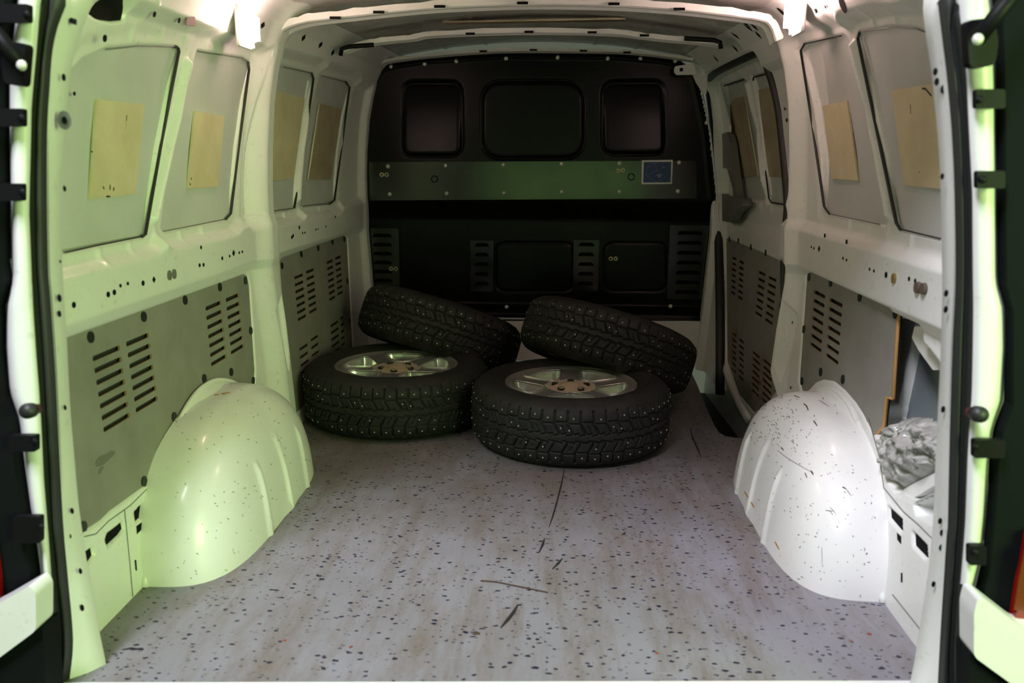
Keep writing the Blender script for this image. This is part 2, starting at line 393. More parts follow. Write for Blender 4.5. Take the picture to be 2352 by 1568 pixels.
def build_wall(s):
    y0, y1, z0, z1, st_ = 1.43, 3.98, -.02, 1.41, .004
    ys = np.arange(y0, y1, st_); zs = np.arange(z0, z1+st_, st_)
    Y, Z = np.meshgrid(ys, zs, indexing='ij'); h = np.zeros_like(Y)
    # belt rail
    zb = np.interp(Z, [-1, .595, .625, .73, .76, 3], [0, 0, .022, .024, 0, 0])
    h += zb
    # upper rail ledge
    h += np.interp(Z, [-1, 1.225, 1.25, 3], [0, 0, .028, .028])*1.0
    # windows
    T = LW if s < 0 else RW
    frame = -.014
    for poly in T:
        pw = [wyz(a, b, s, -.006) for a, b in poly]
        d = sdf_poly(Y, Z, pw)
        h = h*(1-stp(d-.035, .03)) + frame*.35*stp(d-.035, .03)
        m_ = stp(d, .009); h = h*(1-m_)+(-.024)*m_
    # mullion ridges
    rid = {-1: [[(430, 150), (405, 270), (355, 500)], [(715, 190), (700, 300), (685, 455)]], 1: [[(1960, 108), (1990, 250), (2042, 490)]]}[s]
    for r_ in rid:
        d = sdf_line(Y, Z, [wyz(a, b, s) for a, b in r_]); h += .016*stp(d-.012, .02)
    # C pillar
    pc = [(2.655, 1.36), (2.665, 1.2), (2.675, .95), (2.67, .8), (2.67, .62), (2.70, .4), (2.71, -.1)]
    if s > 0: pc = [(a+.085 if b > .7 else a+.035, b) for a, b in pc]
    dl = sdf_line(Y, Z, pc); pm = stp(dl-(.062 if s < 0 else .030), .080 if s < 0 else .085)
    h = h*(1-pm)+(.044+.4*np.maximum(zb, 0))*pm
    h -= .016*stp(sdf_poly(Y, Z, [(2.66, .46), (2.715, .50), (2.72, .30), (2.70, .25)]), .014)
    # B pillar beside the bulkhead
    pm = stp(sdf_line(Y, Z, [(3.93, 1.36), (3.94, .8), (3.94, -.1)])-.035, .03); h = h*(1-pm)+.03*pm
    # lower panel recesses
    for poly in ([L_PANEL, L_PANEL2] if s < 0 else [R_PANEL]):
        pw = [wyz(a, b, s, -.004) for a, b in poly]; d = sdf_poly(Y, Z, pw)
        m_ = stp(d+.004, .012); h = h*(1-m_)+(-.012)*m_
        m_ = stp(d+.035, .012); h = h*(1-m_)+(-.075)*m_
    # small pressed dimples
    dm = {-1: [(308, 82), (372, 87), (427, 94), (478, 100), (525, 106), (232, 587), (302, 569), (362, 557), (417, 544), (467, 532), (330, 30), (560, 470), (636, 110), (655, 495), (690, 487), (735, 478)],
          1: [(1952, 52), (2002, 45), (2052, 38), (1900, 65), (1947, 517), (1990, 527), (2036, 537), (2088, 553), (1950, 250), (1838, 470)]}[s]
    for a, b in dm:
        c_ = wyz(a, b, s); h += .005*np.exp(-(((Y-c_[0])/.010)**2+((Z-c_[1])/.018)**2))
    # openings
    if s < 0:
        op = [[(303, 1178), (312, 1167), (342, 1143), (346, 1156), (335, 1174), (308, 1199)], [(237, 1238), (241, 1226), (277, 1199), (280, 1214), (270, 1228), (242, 1254)],
              [(180, 1275), (208, 1258), (211, 1275), (199, 1293), (185, 1300)], [(200, 30), (218, 2), (228, -12), (284, -12), (284, 18), (278, 46), (253, 48), (224, 44)]]
    else:
        op = [[(2046, 1163), (2054, 1172), (2078, 1196), (2078, 1219), (2074, 1220), (2047, 1188)], [(2102, 1222), (2135, 1254), (2137, 1279), (2132, 1282), (2103, 1252)]]
    dk = []
    for poly in op:
        pw = [wyz(a, b, s, -.006) for a, b in poly]; d = sdf_poly(Y, Z, pw)
        m_ = stp(d, .008); h = h*(1-m_)+(-.022)*m_
        dk.append(pw)
    if s > 0:
        for poly, dep in ((R_CAV, -.105), (R_TRI, -.08)):
            pw = [wyz(a, b, s, -.004) for a, b in poly]; d = sdf_poly(Y, Z, pw)
            m_ = stp(d, .010); h = h*(1-m_)+dep*m_
        pw = [wyz(a, b, s, 0) for a, b in DOOR_OUT]
        pw = [(min(y_, 3.96), z_) for y_, z_ in pw]
        d = sdf_poly(Y, Z, pw+[(pw[-1][0], -.3), (pw[0][0], -.3)])
        m_ = stp(d+.006, .026); h = h*(1-m_)+(-.11)*m_
    V = np.stack([s*(W(Y, Z)-h), Y, Z], -1)
    nm = 'wall_left' if s < 0 else 'wall_right'
    o = grid(nm, V, PAINT, flip=(s > 0))
    o['kind'] = 'structure'
    tag(o, 'white painted pressed-steel side wall of the cargo bay, '+('green-lit, two framed bays' if s < 0 else 'beside the sliding door'), 'wall')
    # outer skin seen inside the pressed window frames
    ys2 = np.arange(1.43, 3.97, .02); zs2 = np.arange(.76, 1.30, .02)
    Y2, Z2 = np.meshgrid(ys2, zs2, indexing='ij')
    msk = np.ones(Y2.shape, bool)
    if s > 0: msk = Y2 < 2.55
    V2 = np.stack([s*(W(Y2, Z2)+.013), Y2, Z2], -1)
    sk = grid('outer_skin', V2, SKIN, o, mask=msk, flip=(s > 0))
    for pw in dk:
        cx_ = sum(a for a, _ in pw)/len(pw); cz_ = sum(b for _, b in pw)/len(pw)
        big = [(cx_+(a-cx_)*1.02, cz_+(b-cz_)*1.02) for a, b in pw]
        extrude('opening', [big], .001, on_wall(s, -.008), DARK, o)
    return o
WL = build_wall(-1); WR = build_wall(1)

# dark tubes along the window edges stand in for the shadow gap
def gap_line(pts, s, par, r=.0035, off=-.004, m_=PLUG):
    tube('window_gap_shade', [wp(a, b, s, off) for a, b in pts], r, m_, par, seg=6)
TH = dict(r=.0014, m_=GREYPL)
gap_line([(402, 107), (320, 105), (245, 113)], -1, WL, **TH)
gap_line([(402, 107), (409, 109), (411, 118), (372, 320), (334, 538), (326, 543)], -1, WL, .0040)
gap_line([(326, 543), (230, 562), (150, 580)], -1, WL, .0018)
gap_line([(455, 117), (556, 133), (570, 142)], -1, WL, **TH)
gap_line([(570, 142), (572, 160), (548, 340), (530, 490), (519, 503)], -1, WL, .0038)
gap_line([(519, 503), (450, 517), (377, 531)], -1, WL, **TH)
gap_line([(652, 153), (716, 168)], -1, WL, **TH)
gap_line([(716, 168), (720, 180), (700, 330), (676, 478)], -1, WL, .004)
gap_line([(676, 478), (612, 487)], -1, WL, **TH)
gap_line([(740, 174), (795, 188)], -1, WL, **TH)
gap_line([(795, 188), (803, 200), (786, 330), (768, 460), (757, 468)], -1, WL, .004)
gap_line([(757, 468), (700, 473)], -1, WL, **TH)
gap_line([(2130, 75), (2105, 66), (2050, 62), (1975, 74)], 1, WR, **TH)
gap_line([(1975, 74), (1970, 88), (2010, 280), (2059, 512), (2068, 526)], 1, WR, .0040)
gap_line([(2068, 526), (2160, 548)], 1, WR, .002)
gap_line([(1932, 82), (1848, 101)], 1, WR, .002)
gap_line([(1848, 101), (1839, 116), (1866, 290), (1893, 474), (1905, 491)], 1, WR, .0035)
gap_line([(1905, 491), (2020, 515)], 1, WR, **TH)

# holes and plugs in the walls
def disc_on_wall(name, px, py, s, rw, rh, mat_, par, off=.0, th=.0015, seg=12):
    y_, z_ = wyz(px, py, s, off)
    c_ = [(y_+rw*math.cos(2*PI*k/seg), z_+rh*math.sin(2*PI*k/seg)) for k in range(seg)]
    return extrude(name, [c_], th, on_wall(s, off), mat_, par)
def hole(px, py, s, r=.005, off=.0, sq=False, rh=None):
    o = disc_on_wall('hole', px, py, s, r, rh or r, DARK, WL if s < 0 else WR, off, seg=4 if sq else 10)
BO = .023
for a, b, r_ in [(169, 700, .006), (248, 676, .006), (262, 671, .006), (276, 656, .004), (293, 651, .004), (328, 650, .006), (458, 609, .005), (467, 608, .005), (510, 593, .005), (527, 588, .004), (549, 580, .004), (556, 578, .004), (461, 568, .005)]:
    hole(a, b, -1, r_, BO)
for a, b, r_ in [(353, 642, .007), (536, 581, .009)]: hole(a, b, -1, r_, BO, True)
for a, b in [(388, 632), (399, 629)]: disc_on_wall('plug', a, b, -1, .010, .012, GREYPL, WL, BO, .003)
for a, b, r_ in [(635, 553, .006), (670, 545, .006), (673, 541, .006), (695, 535, .004), (700, 534, .004), (725, 527, .004), (730, 526, .003), (748, 520, .004), (770, 498, .005)]: hole(a, b, -1, r_, BO)
hole(687, 522, -1, .008, BO, True)
for a, b in [(697, 87), (736, 103), (764, 121)]: hole(a, b, -1, .014, .03, True, .010)
hole(603, 58, -1, .014, .03, True, .009)
for a, b, r_ in [(354, 33, .006), (411, 47, .006), (170, 215, .004), (240, 88, .007), (612, 267, .006), (603, 190, .004), (608, 512, .005), (620, 580, .004)]: hole(a, b, -1, r_, .028 if b < 100 else .0)
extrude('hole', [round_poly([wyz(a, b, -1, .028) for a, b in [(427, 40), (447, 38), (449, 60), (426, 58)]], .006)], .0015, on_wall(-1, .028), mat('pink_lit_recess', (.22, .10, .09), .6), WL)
extrude('hole', [[wyz(a, b, -1, .0) for a, b in [(313, 1208), (325, 1199), (326, 1214), (314, 1226)]]], .001, on_wall(-1, .0), DARK, WL)
extrude('hole', [[wyz(a, b, -1, .0) for a, b in [(309, 1286), (312, 1285), (314, 1310), (311, 1309)]]], .001, on_wall(-1, .0), DARK, WL)
hole(332, 1203, -1, .005)
for a, b, r_ in [(1882, 571, .009)]: hole(a, b, 1, r_, BO, True)
for a, b, r_ in [(1895, 541, .006), (1945, 555, .006), (1937, 593, .004), (1945, 597, .004), (1998, 618, .004), (2008, 622, .004), (2036, 631, .007), (2089, 640, .005), (2103, 645, .005), (1864, 567, .004), (1870, 570, .004)]: hole(a, b, 1, r_, BO)
for a, b in [(2056, 639)]: disc_on_wall('plug', a, b, 1, .008, .011, mat('brass_nut', (.30, .22, .06), .5, metal=.5), WR, BO, .006)
for a, b in [(2112, 660), (2126, 663)]: disc_on_wall('plug', a, b, 1, .011, .012, mat('rusty_bolt', (.10, .075, .055), .6), WR, BO, .008)
for a, b, r_ in [(1795, 27, .010), (1874, 25, .006), (1896, 16, .004), (1803, 250, .005), (1807, 276, .006), (1823, 640, .004), (1820, 740, .004), (1816, 890, .004), (2026, 1038, .008)]: hole(a, b, 1, r_, .03 if b < 40 else .004)
for a, b in [(1734, 62), (1742, 80), (1690, 82), (1720, 64), (1690, 112), (1645, 135), (1712, 54)]: hole(a, b, 1, .010, .028, True, .012)
disc_on_wall('hole', 1936, 12, 1, .016, .018, DARK, WR, .028)
extrude('hole', [[wyz(a, b, 1, .0) for a, b in [(2061, 1223), (2070, 1232), (2070, 1249), (2062, 1239)]]], .001, on_wall(1, .0), DARK, WR)
extrude('hole', [[wyz(a, b, 1, .0) for a, b in [(2070, 1315), (2073, 1315), (2073, 1337), (2070, 1337)]]], .001, on_wall(1, .0), DARK, WR)
# seam lines on the lower walls
def seam(pts, s, r=.0012, off=.0005, m_=GREYPL):
    tube('panel_seam', [wp(a, b, s, off) for a, b in pts], r, m_, WL if s < 0 else WR, seg=5)
seam([(193, 1232), (220, 1226), (250, 1196), (300, 1160), (350, 1110), (378, 1066), (400, 1010), (432, 945), (470, 890), (510, 872)], -1)
seam([(286, 1170), (298, 1290), (305, 1370)], -1); seam([(1995, 960), (2020, 1050), (2030, 1120), (2075, 1175), (2110, 1205), (2140, 1235)], 1)
seam([(2050, 1365), (2110, 1440), (2150, 1505)], 1)

# ------------------------------------------------------------------ floor
def fz(px, py): v = P(px, py, z=0); return (v.x, v.y)
step_edge = [fz(a, b) for a, b in [(1588, 855), (1600, 880), (1622, 935), (1640, 975), (1652, 993), (1668, 1002), (1700, 1006)]]
yR = P(700, 1567, z=0).y-.012
pA, pB = P(240, 1571, z=0), P(1100, 1569, z=0)
def sy(x): return pA.y+(pB.y-pA.y)*(x-pA.x)/(pB.x-pA.x)
fl = [(-.815, sy(-.8)), (-.815, 3.93), (step_edge[0][0], 3.93)]+step_edge+[(.815, step_edge[-1][1]-.02), (.815, sy(.8))]
FL = extrude('floor', [fl], .012, lambda u, v, w_: (u, v, w_-.012), FLOOR); FL['kind'] = 'structure'
tag(FL, 'scuffed grey floor sheet with dark blue flecks and brown stains', 'floor')
def groove(pts, wd):
    pts = [Vector((*fz(a, b), 0)) for a, b in pts]; n = len(pts); L_, R_ = [], []
    for i, p_ in enumerate(pts):
        d_ = (pts[min(i+1, n-1)]-pts[max(i-1, 0)]).normalized(); nn = Vector((-d_.y, d_.x, 0)); k = wd*(1 if 0 < i < n-1 else .3)
        L_.append((p_+nn*k).xy[:]); R_.append((p_-nn*k).xy[:])
    extrude('gouge', [L_+R_[::-1]], .001, lambda u, v, w_: (u, v, w_), GOUGE, FL)
groove([(1296, 1078), (1290, 1110), (1280, 1150), (1270, 1185), (1261, 1211)], .0022)
groove([(1251, 1236), (1247, 1250), (1238, 1269)], .0035)
groove([(1292, 1282), (1282, 1294), (1269, 1307)], .0035)
groove([(1190, 1388), (1180, 1406), (1165, 1425), (1150, 1442)], .004)
groove([(1585, 982), (1592, 1008), (1603, 1032), (1610, 1050)], .0025)
groove([(330, 1492), (300, 1489), (280, 1492)], .003)
# rear sill
sl = extrude('trim_1', [[(-.80, sy(-.8)), (.80, sy(.8)), (.80, sy(.8)-.10), (-.80, sy(-.8)-.10)]], .03, lambda u, v, w_: (u, v, w_-.026), PAINT); sl['kind'] = 'structure'
tag(sl, 'white painted rear sill edging the floor', 'sill')
# step well
sw = empty('step_well', (.7, 3.2, -.2)); tag(sw, 'black plastic step well sunk beside the sliding door', 'step well')
se = [(a, b) for a, b in step_edge]
loop = [(se[0][0], 3.95)]+se+[(.95, se[-1][1]), (.95, 3.95)]
o = extrude('step_tread', [loop], .02, lambda u, v, w_: (u, v, -.16+w_), BLACKPL)
o.parent = sw; o.location = (-.7, -3.2, .2)
vs = []; fs = []
for a, b in [(se[0][0], 3.95)]+se+[(.90, se[-1][1])]: vs += [(a, b, -.012), (a+.012, b, -.15)]
for i in range(len(se)+1): fs.append((2*i, 2*i+2, 2*i+3, 2*i+1))
o = meshobj('step_riser', vs, fs, BLACKPL, sw); o.location = (-.7, -3.2, .2)

# ------------------------------------------------------------------ roof
xs = np.arange(-.80, .801, .01); ys = np.arange(1.36, 4.0, .01); X, Yg = np.meshgrid(xs, ys, indexing='ij')
def zr(x): return 1.442 - .155*x*x
H = zr(X)
for xc in (-.62, -.42, -.24, .24, .42, .62): H -= .005*np.exp(-((X-xc)/.008)**2)*((Yg < 2.58) | (Yg > 2.74))*((Yg < 3.12) | (Yg > 3.25))
H -= .010*stp(sdf_poly(X, Yg, [(-.42, 2.76), (.42, 2.76), (.36, 3.08), (-.36, 3.08)]), .03)
CE = grid('ceiling', np.stack([X, Yg, H], -1), ROOF); CE['kind'] = 'structure'; tag(CE, 'stained grey-white roof skin with shallow pressed ribs', 'ceiling')
def beam(name, pxs, y, wy, hz, label, mat_=PAINT, gap=.012):
    pts = smoothline([P(a, b, y=y) for a, b in pxs], 5)
    vs, fs = [], []
    prof = [(-.5, 0.15), (-.42, 0), (-.3, -.0), (-.2, .25), (.2, .25), (.3, 0), (.42, 0), (.5, .15), (.5, 1), (-.5, 1)]
    n = len(prof)
    for i, p_ in enumerate(pts):
        d_ = (pts[min(i+1, len(pts)-1)]-pts[max(i-1, 0)]).normalized(); up = Vector((-d_.z, 0, d_.x)).normalized()
        if up.z < 0: up = -up
        wob = 1+.25*math.sin(i*1.7)*(.5 if i % 7 < 3 else 0)
        for a_, b_ in prof: vs.append(p_+Vector((0, wy/2+a_*wy, 0))+up*(b_*hz*wob))
    for i in range(len(pts)-1):
        for k in range(n): fs.append((i*n+k, i*n+(k+1) % n, (i+1)*n+(k+1) % n, (i+1)*n+k))
    o = meshobj(name, vs, fs, mat_, angle=40); fixn(o); tag(o, label, 'roof beam'); return o
b1 = beam('roof_beam', [(628, 130), (636, 92), (652, 68), (700, 52), (760, 44), (860, 33), (1000, 20), (1200, 12), (1400, 14), (1560, 24), (1700, 40), (1752, 49), (1770, 62), (1782, 95)], 2.62, .09, .022, 'white pressed roof beam nearest the viewer, curving down into both pillars')
b2 = beam('roof_beam', [(790, 122), (840, 104), (900, 96), (950, 91), (1000, 83), (1200, 76), (1400, 79), (1470, 86), (1540, 94), (1600, 99), (1652, 106)], 3.18, .06, .018, 'thin white roof beam with scalloped edge halfway to the bulkhead')
b3 = beam('roof_beam', [(868, 152), (885, 144), (935, 136), (1000, 129), (1100, 121), (1200, 118), (1400, 120), (1480, 125), (1540, 132), (1592, 140)], 3.86, .07, .014, 'pale roof header running along the top of the black bulkhead')
for b_, ptsx in ((b1, [(770, 40), (870, 27), (1010, 14), (1200, 6), (1410, 8), (1560, 20)]), (b2, [(1080, 76), (1215, 72), (1360, 73), (1480, 80)]), (b3, [(1110, 116), (1225, 113), (1340, 115), (1440, 119)])):
    yy = {b1.name: 2.615, b2.name: 3.175, b3.name: 3.855}[b_.name]
    for a, b in ptsx:
        c_ = P(a, b+3, y=yy)
        bx = box('notch', c_.x-.016, c_.x+.016, c_.y-.003, c_.y+.002, c_.z-.001, c_.z+.006, DARK, b_)
# wire clamps at beam ends
for pts_, lab in (([(782, 128), (785, 112), (800, 107), (858, 103)], 'black cable clip on the beam end above the green-lit wall'), ([(1572, 88), (1640, 92), (1654, 97), (1656, 112)], 'black cable clip on the beam end above the sliding door')):
    e = tube('cable_clip', [P(a, b, y=3.15) for a, b in pts_], .008, BLACKPL, seg=8); tag(e, lab, 'clip')
# cream strip on roof
c0, c1 = P(1017, 48, z=1.424), P(1437, 40, z=1.424)
st_o = extrude('foam_strip', [[(c0.x, c0.y), (c1.x, c1.y), (c1.x, c1.y+.07), (c0.x, c0.y+.07)]], .004, lambda u, v, w_: (u, v, 1.425-w_), PADD)
tag(st_o, 'long thin brown foam strip with cream edge stuck to the roof', 'strip')
tube('strip_edge', [(c0.x, c0.y, 1.420), (c1.x, c1.y, 1.420)], .003, STRIPM, st_o, seg=6)

# ------------------------------------------------------------------ bulkhead (front wall)
YB = 3.95
def bq(px, py, y=YB): v = P(px, py, y=y); return (v.x, v.z)
out = [(897, 143), (975, 131), (1162, 119), (1396, 120), (1520, 130), (1565, 140), (1600, 170), (1628, 300), (1645, 470), (1652, 640), (1650, 745), (808, 745), (808, 600), (808, 470), (818, 330), (838, 215), (870, 155)]
bo = [bq(a, b) for a, b in out]
xs = np.arange(-.88, .88, .005); zs = np.arange(.12, 1.46, .005); X, Z = np.meshgrid(xs, zs, indexing='ij')
D = np.zeros_like(X)
def rr(pts, r): return round_poly([bq(a, b) for a, b in pts], r, 6)
for pts_, r_, dep in (([(920, 182), (1064, 182), (1066, 362), (920, 362)], .06, .008), ([(1380, 182), (1530, 180), (1532, 358), (1380, 358)], .06, .008), ([(1101, 181), (1347, 181), (1347, 368), (1101, 368)], .11, .010)):
    rp = rr(pts_, r_); d = sdf_poly(X, Z, rp); D += dep*stp(np.abs(d+.006)-.003, .008) - .004*stp(d+.02, .012)
    if r_ < .1:
        zc_ = sum(b for _, b in rp)/len(rp); D += (.075*(Z-zc_)+.25*np.maximum(Z-zc_, 0)**2)*stp(d+.012, .012)
# set-back lower field under the band
zl = bq(1200, 455)[1]; D += .045*(1-stp(zl-.05-Z, .12))*(1-stp(Z-.245, .05))
d = sdf_poly(X, Z, rr([(1137, 560), (1318, 560), (1318, 672), (1137, 672)], .05)); D += .008*stp(np.abs(d)-.003, .008)
d = sdf_poly(X, Z, rr([(1390, 560), (1535, 560), (1535, 672), (1390, 672)], .05)); D += .006*stp(np.abs(d)-.003, .008)
d = sdf_poly(X, Z, bo); D -= .010*stp(np.abs(d+.022)-.004, .012)
BH = grid('wall_front', np.stack([X, YB+D, Z], -1), BULK, mask=(d < .004)); BH['kind'] = 'structure'
tag(BH, 'black pressed bulkhead closing off the cab, with embossed window blanks and rivets', 'bulkhead')
def on_bh(off): return lambda u, v, w_: (u, YB-off-w_, v)
band = extrude('band_plate', [rr([(848, 372), (1598, 369), (1600, 451), (850, 456)], .01)], .004, on_bh(.001), BAND, BH)
tag(band, 'satin black reinforcing plate across the bulkhead')
extrude('band_lip', [rr([(850, 456), (1600, 451), (1600, 455), (850, 460)], .001)], .014, on_bh(-.004), BAND, BH)
def dome(name, px, py, r, mat_, par, off=.0, y=YB):
    c_ = P(px, py, y=y-off)
    vs, fs = [], []; S = 10
    prof = [(1, 0), (.9, .35), (.6, .62), (.25, .7)]
    for a_, b_ in prof:
        for k in range(S): vs.append((c_.x+r*a_*math.cos(2*PI*k/S), c_.y-r*b_*.9, c_.z+r*a_*math.sin(2*PI*k/S)))
    for j in range(len(prof)-1):
        for k in range(S): fs.append((j*S+k, j*S+(k+1) % S, (j+1)*S+(k+1) % S, (j+1)*S+k))
    fs.append(tuple((len(prof)-1)*S+k for k in range(S)))
    o = meshobj(name, vs, fs, mat_, par); return o
for a, b in [(898, 153), (975, 147), (1048, 140), (1162, 134), (1281, 132), (1396, 134), (1471, 135), (1551, 140), (850, 202), (832, 294), (820, 385), (817, 442), (816, 473), (816, 587), (822, 707), (1623, 282), (1641, 465), (1645, 581), (1640, 705), (1641, 733), (1164, 705), (1540, 703)]:
    dome('rivet', a, b, .0095, STEEL, BH, .003)
for a, b in [(891, 382), (1023, 380), (1156, 378), (1290, 376), (1423, 375), (1560, 373), (895, 446), (1026, 444), (1157, 443), (1290, 441), (1423, 440), (1557, 439)]:
    dome('rivet', a, b, .0095, STEEL, BH, .0055)
def ring(px, py, y):
    c_ = P(px, py, y=y); pts_ = [(c_.x+.0075*math.cos(2*PI*k/14), c_.y, c_.z+.0075*math.sin(2*PI*k/14)) for k in range(14)]
    tube('washer', pts_, .0032, BRASS, BH, seg=6, closed=True)
for a, b in [(877, 401), (888, 401), (1419, 392), (1431, 391)]: ring(a, b, YB-.008)
for a, b in [(898, 617), (909, 617), (1403, 594), (1414, 594)]: ring(a, b, YB+.03)
for a, b in [(998, 411), (1450, 406)]:
    c_ = P(a, b, y=YB-.006); pts_ = [(c_.x+.014*math.cos(2*PI*k/16), c_.y, c_.z+.014*math.sin(2*PI*k/16)) for k in range(16)]
    tube('plug_ring', pts_, .0025, BULK, BH, seg=6, closed=True)
# slotted vent plates
for (x0, y0, x1, y1, n, p0, p1, sx0, sx1) in [(836, 525, 916, 672, 6, 541, 645, .22, .78), (1079, 553, 1132, 672, 5, 563, 652, .2, .8), (1318, 552, 1374, 672, 5, 562, 652, .2, .8), (1541, 518, 1626, 690, 7, 535, 672, .2, .8)]:
    A = bq(x0, y0, YB+.0); B = bq(x1, y1, YB+.0); holes = []
    zz0, zz1 = bq(x0, p0)[1], bq(x0, p1)[1]; wd = B[0]-A[0]
    for k in range(n):
        zc = zz0+(zz1-zz0)*k/(n-1)
        a0, a1 = A[0]+wd*sx0, A[0]+wd*sx1
        holes.append([(a0, zc-.009), (a1, zc-.009), (a1, zc-.002), (a1-.010, zc+.008), (a0+.010, zc+.008), (a0, zc-.002)])
    extrude('vent_plate', [[(A[0], B[1]), (B[0], B[1]), (B[0], A[1]), (A[0], A[1])]]+holes, .012, on_bh(-.040), BAND, BH)
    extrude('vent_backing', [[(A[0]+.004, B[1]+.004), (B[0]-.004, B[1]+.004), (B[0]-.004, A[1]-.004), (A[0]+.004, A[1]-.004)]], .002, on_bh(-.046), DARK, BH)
# sticker
sk = empty('warning_sticker', P(1509, 395, y=YB-.006)); tag(sk, 'blue sticker with white border and box line drawing on the black plate', 'sticker')
def addp(o): o.parent = sk; o.location = -sk.location; return o
s4 = [(1474, 368), (1545, 367), (1543, 422), (1473, 423)]
addp(extrude('sticker_border', [[bq(a, b) for a, b in s4]], .0008, on_bh(.0052), WHITEP))
si = [(1478.5, 372), (1541.5, 371.5), (1540, 418.5), (1477, 419)]
addp(extrude('sticker_face', [[bq(a, b) for a, b in si]], .0003, on_bh(.0061), BLUE))
def skp(cx_, cy_): return (1440+cx_/2352*180, 340+cy_/1568*120)
for ln in [[(880, 430), (605, 580), (585, 825), (890, 1015), (1165, 855), (875, 665), (870, 430)], [(875, 665), (600, 820)]]:
    pts_ = [P(*skp(a, b), y=YB-.0068) for a, b in ln]
    addp(tube('printed_line', pts_, .0012, LINEW, None, seg=4))
for (a0, b0, a1, b1_) in [(885, 795, 1030, 825), (920, 850, 1010, 875), (1045, 570, 1120, 588)]:
    addp(extrude('printed_block', [[bq(*skp(a0, b0)), bq(*skp(a1, b0)), bq(*skp(a1, b1_)), bq(*skp(a0, b1_))]], .0003, on_bh(.0065), mat('print_white', (.30, .36, .42), .5)))
# riser below the bulkhead and sealant edge
rz = extrude('trim_2', [[(-.83, 0), (.83, 0), (.83, .205), (-.83, .205)]], .02, lambda u, v, w_: (u, 3.945+w_, v), PAINT); rz['kind'] = 'structure'
tag(rz, 'white painted riser under the bulkhead, seen beside the rear tyres', 'trim')
tube('sealant_bead', [P(a, b, y=3.93) for a, b in [(868, 152), (840, 215), (822, 310), (811, 400), (808, 470), (811, 560), (816, 650), (822, 715)]], .006, SEAL, WL, seg=6)
tube('edge_strip', [P(a, b, y=3.92) for a, b in [(1614, 215), (1632, 310), (1648, 460), (1652, 560), (1652, 700)]], .004, PAINT, WR, seg=6)
# bulkhead door bracket
br = extrude('trim_3', [round_poly([bq(a, b, 3.86) for a, b in [(1549, 153), (1592, 146), (1600, 170), (1596, 172), (1552, 173), (1547, 165)]], .008)], .012, lambda u, v, w_: (u, 3.86-w_, v), PAINT)
br['kind'] = 'structure'; tag(br, 'white guide bracket in front of the bulkhead near the sliding door', 'bracket')
dome('bolt', 1565, 160, .008, DARK, br, .013, 3.86)
# corner gusset
gs = extrude('corner_gusset', [[bq(a, b, 3.89) for a, b in [(1588, 142), (1625, 160), (1622, 215), (1617, 218), (1598, 190), (1590, 172)]]], .01, lambda u, v, w_: (u, 3.89-w_, v), PAINT, WR)

# ------------------------------------------------------------------ sliding door
def door_h(Y, Z):
    h = np.zeros_like(Y); s = 1
    for poly in [[(1650, 215), (1658, 198), (1710, 181), (1722, 190), (1762, 455), (1756, 461), (1690, 452)], [(1730, 176), (1782, 163), (1830, 200), (1840, 480), (1812, 472), (1768, 466), (1764, 455)]]:
        d = sdf_poly(Y, Z, [wyz(a, b, s, -.055) for a, b in poly]); m_ = stp(d, .014); h = h*(1-m_)+(-.03)*m_
    d = sdf_line(Y, Z, [wyz(a, b, s, -.045) for a, b in [(1721, 195), (1740, 300), (1760, 445)]]); h += .018*stp(d-.012, .02)
    for a, b in [(1675, 172), (1697, 163), (1715, 152), (1735, 145), (1752, 150), (1718, 470), (1747, 473), (1772, 478), (1802, 485), (1650, 250)]:
        c_ = wyz(a, b, s, -.045); h += .008*np.exp(-(((Y-c_[0])/.018)**2+((Z-c_[1])/.018)**2))
    h += np.interp(Z, [-1, .66, .70, 3], [.012, .012, 0, 0])
    d = sdf_poly(Y, Z, [wyz(a, b, s, -.04) for a, b in [(1668, 540), (1673, 533), (1797, 583), (1803, 592), (1800, 720), (1793, 905), (1760, 952), (1735, 962), (1700, 920), (1680, 865), (1664, 820)]])
    m_ = stp(d+.03, .012); h = h*(1-m_)+(-.03)*m_
    return h
ys = np.arange(2.55, 3.98, .006); zs = np.arange(-.16, 1.36, .006); Y, Z = np.meshgrid(ys, zs, indexing='ij')
V = np.stack([W(Y, np.maximum(Z, -.1))+.045-door_h(Y, Z)-.06*np.clip(.02-Z, 0, 1), Y, Z], -1)
DR = grid('door_1', V, PAINT, flip=True); DR['kind'] = 'structure'; tag(DR, 'white sliding side door with two window blanks and a slotted board', 'door')
Y2, Z2 = np.meshgrid(np.arange(2.6, 3.96, .02), np.arange(.78, 1.30, .02), indexing='ij')
grid('outer_skin', np.stack([W(Y2, Z2)+.064, Y2, Z2], -1), SKIN, DR, flip=True)
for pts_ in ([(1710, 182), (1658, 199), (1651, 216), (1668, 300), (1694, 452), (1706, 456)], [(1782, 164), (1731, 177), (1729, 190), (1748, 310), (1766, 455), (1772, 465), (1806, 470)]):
    tube('window_gap_shade', [wp(a, b, 1, -.052) for a, b in pts_], .003, PLUG, DR, seg=6)  # tubes coloured dark in place of the shadow gap round the door blanks
sl_pts = [(1654, 905), (1654, 700), (1651, 560), (1648, 440), (1641, 300), (1629, 200), (1627, 182), (1642, 165), (1675, 147), (1722, 125), (1742, 117), (1753, 122), (1763, 142), (1782, 200), (1794, 260), (1805, 364), (1813, 460), (1812, 500), (1805, 560), (1800, 640), (1797, 750), (1796, 900), (1795, 960)]
P3 = smoothline([wp(a, b, 1, -.004) for a, b in sl_pts], 3)
rad = [(.020 if i < 54 else max(.005, .020-.0022*(i-53))) for i in range(len(P3))]
ds = tube('door_seal', P3, rad, RUBBER, seg=10); tag(ds, 'black rubber seal around the sliding door opening', 'seal')
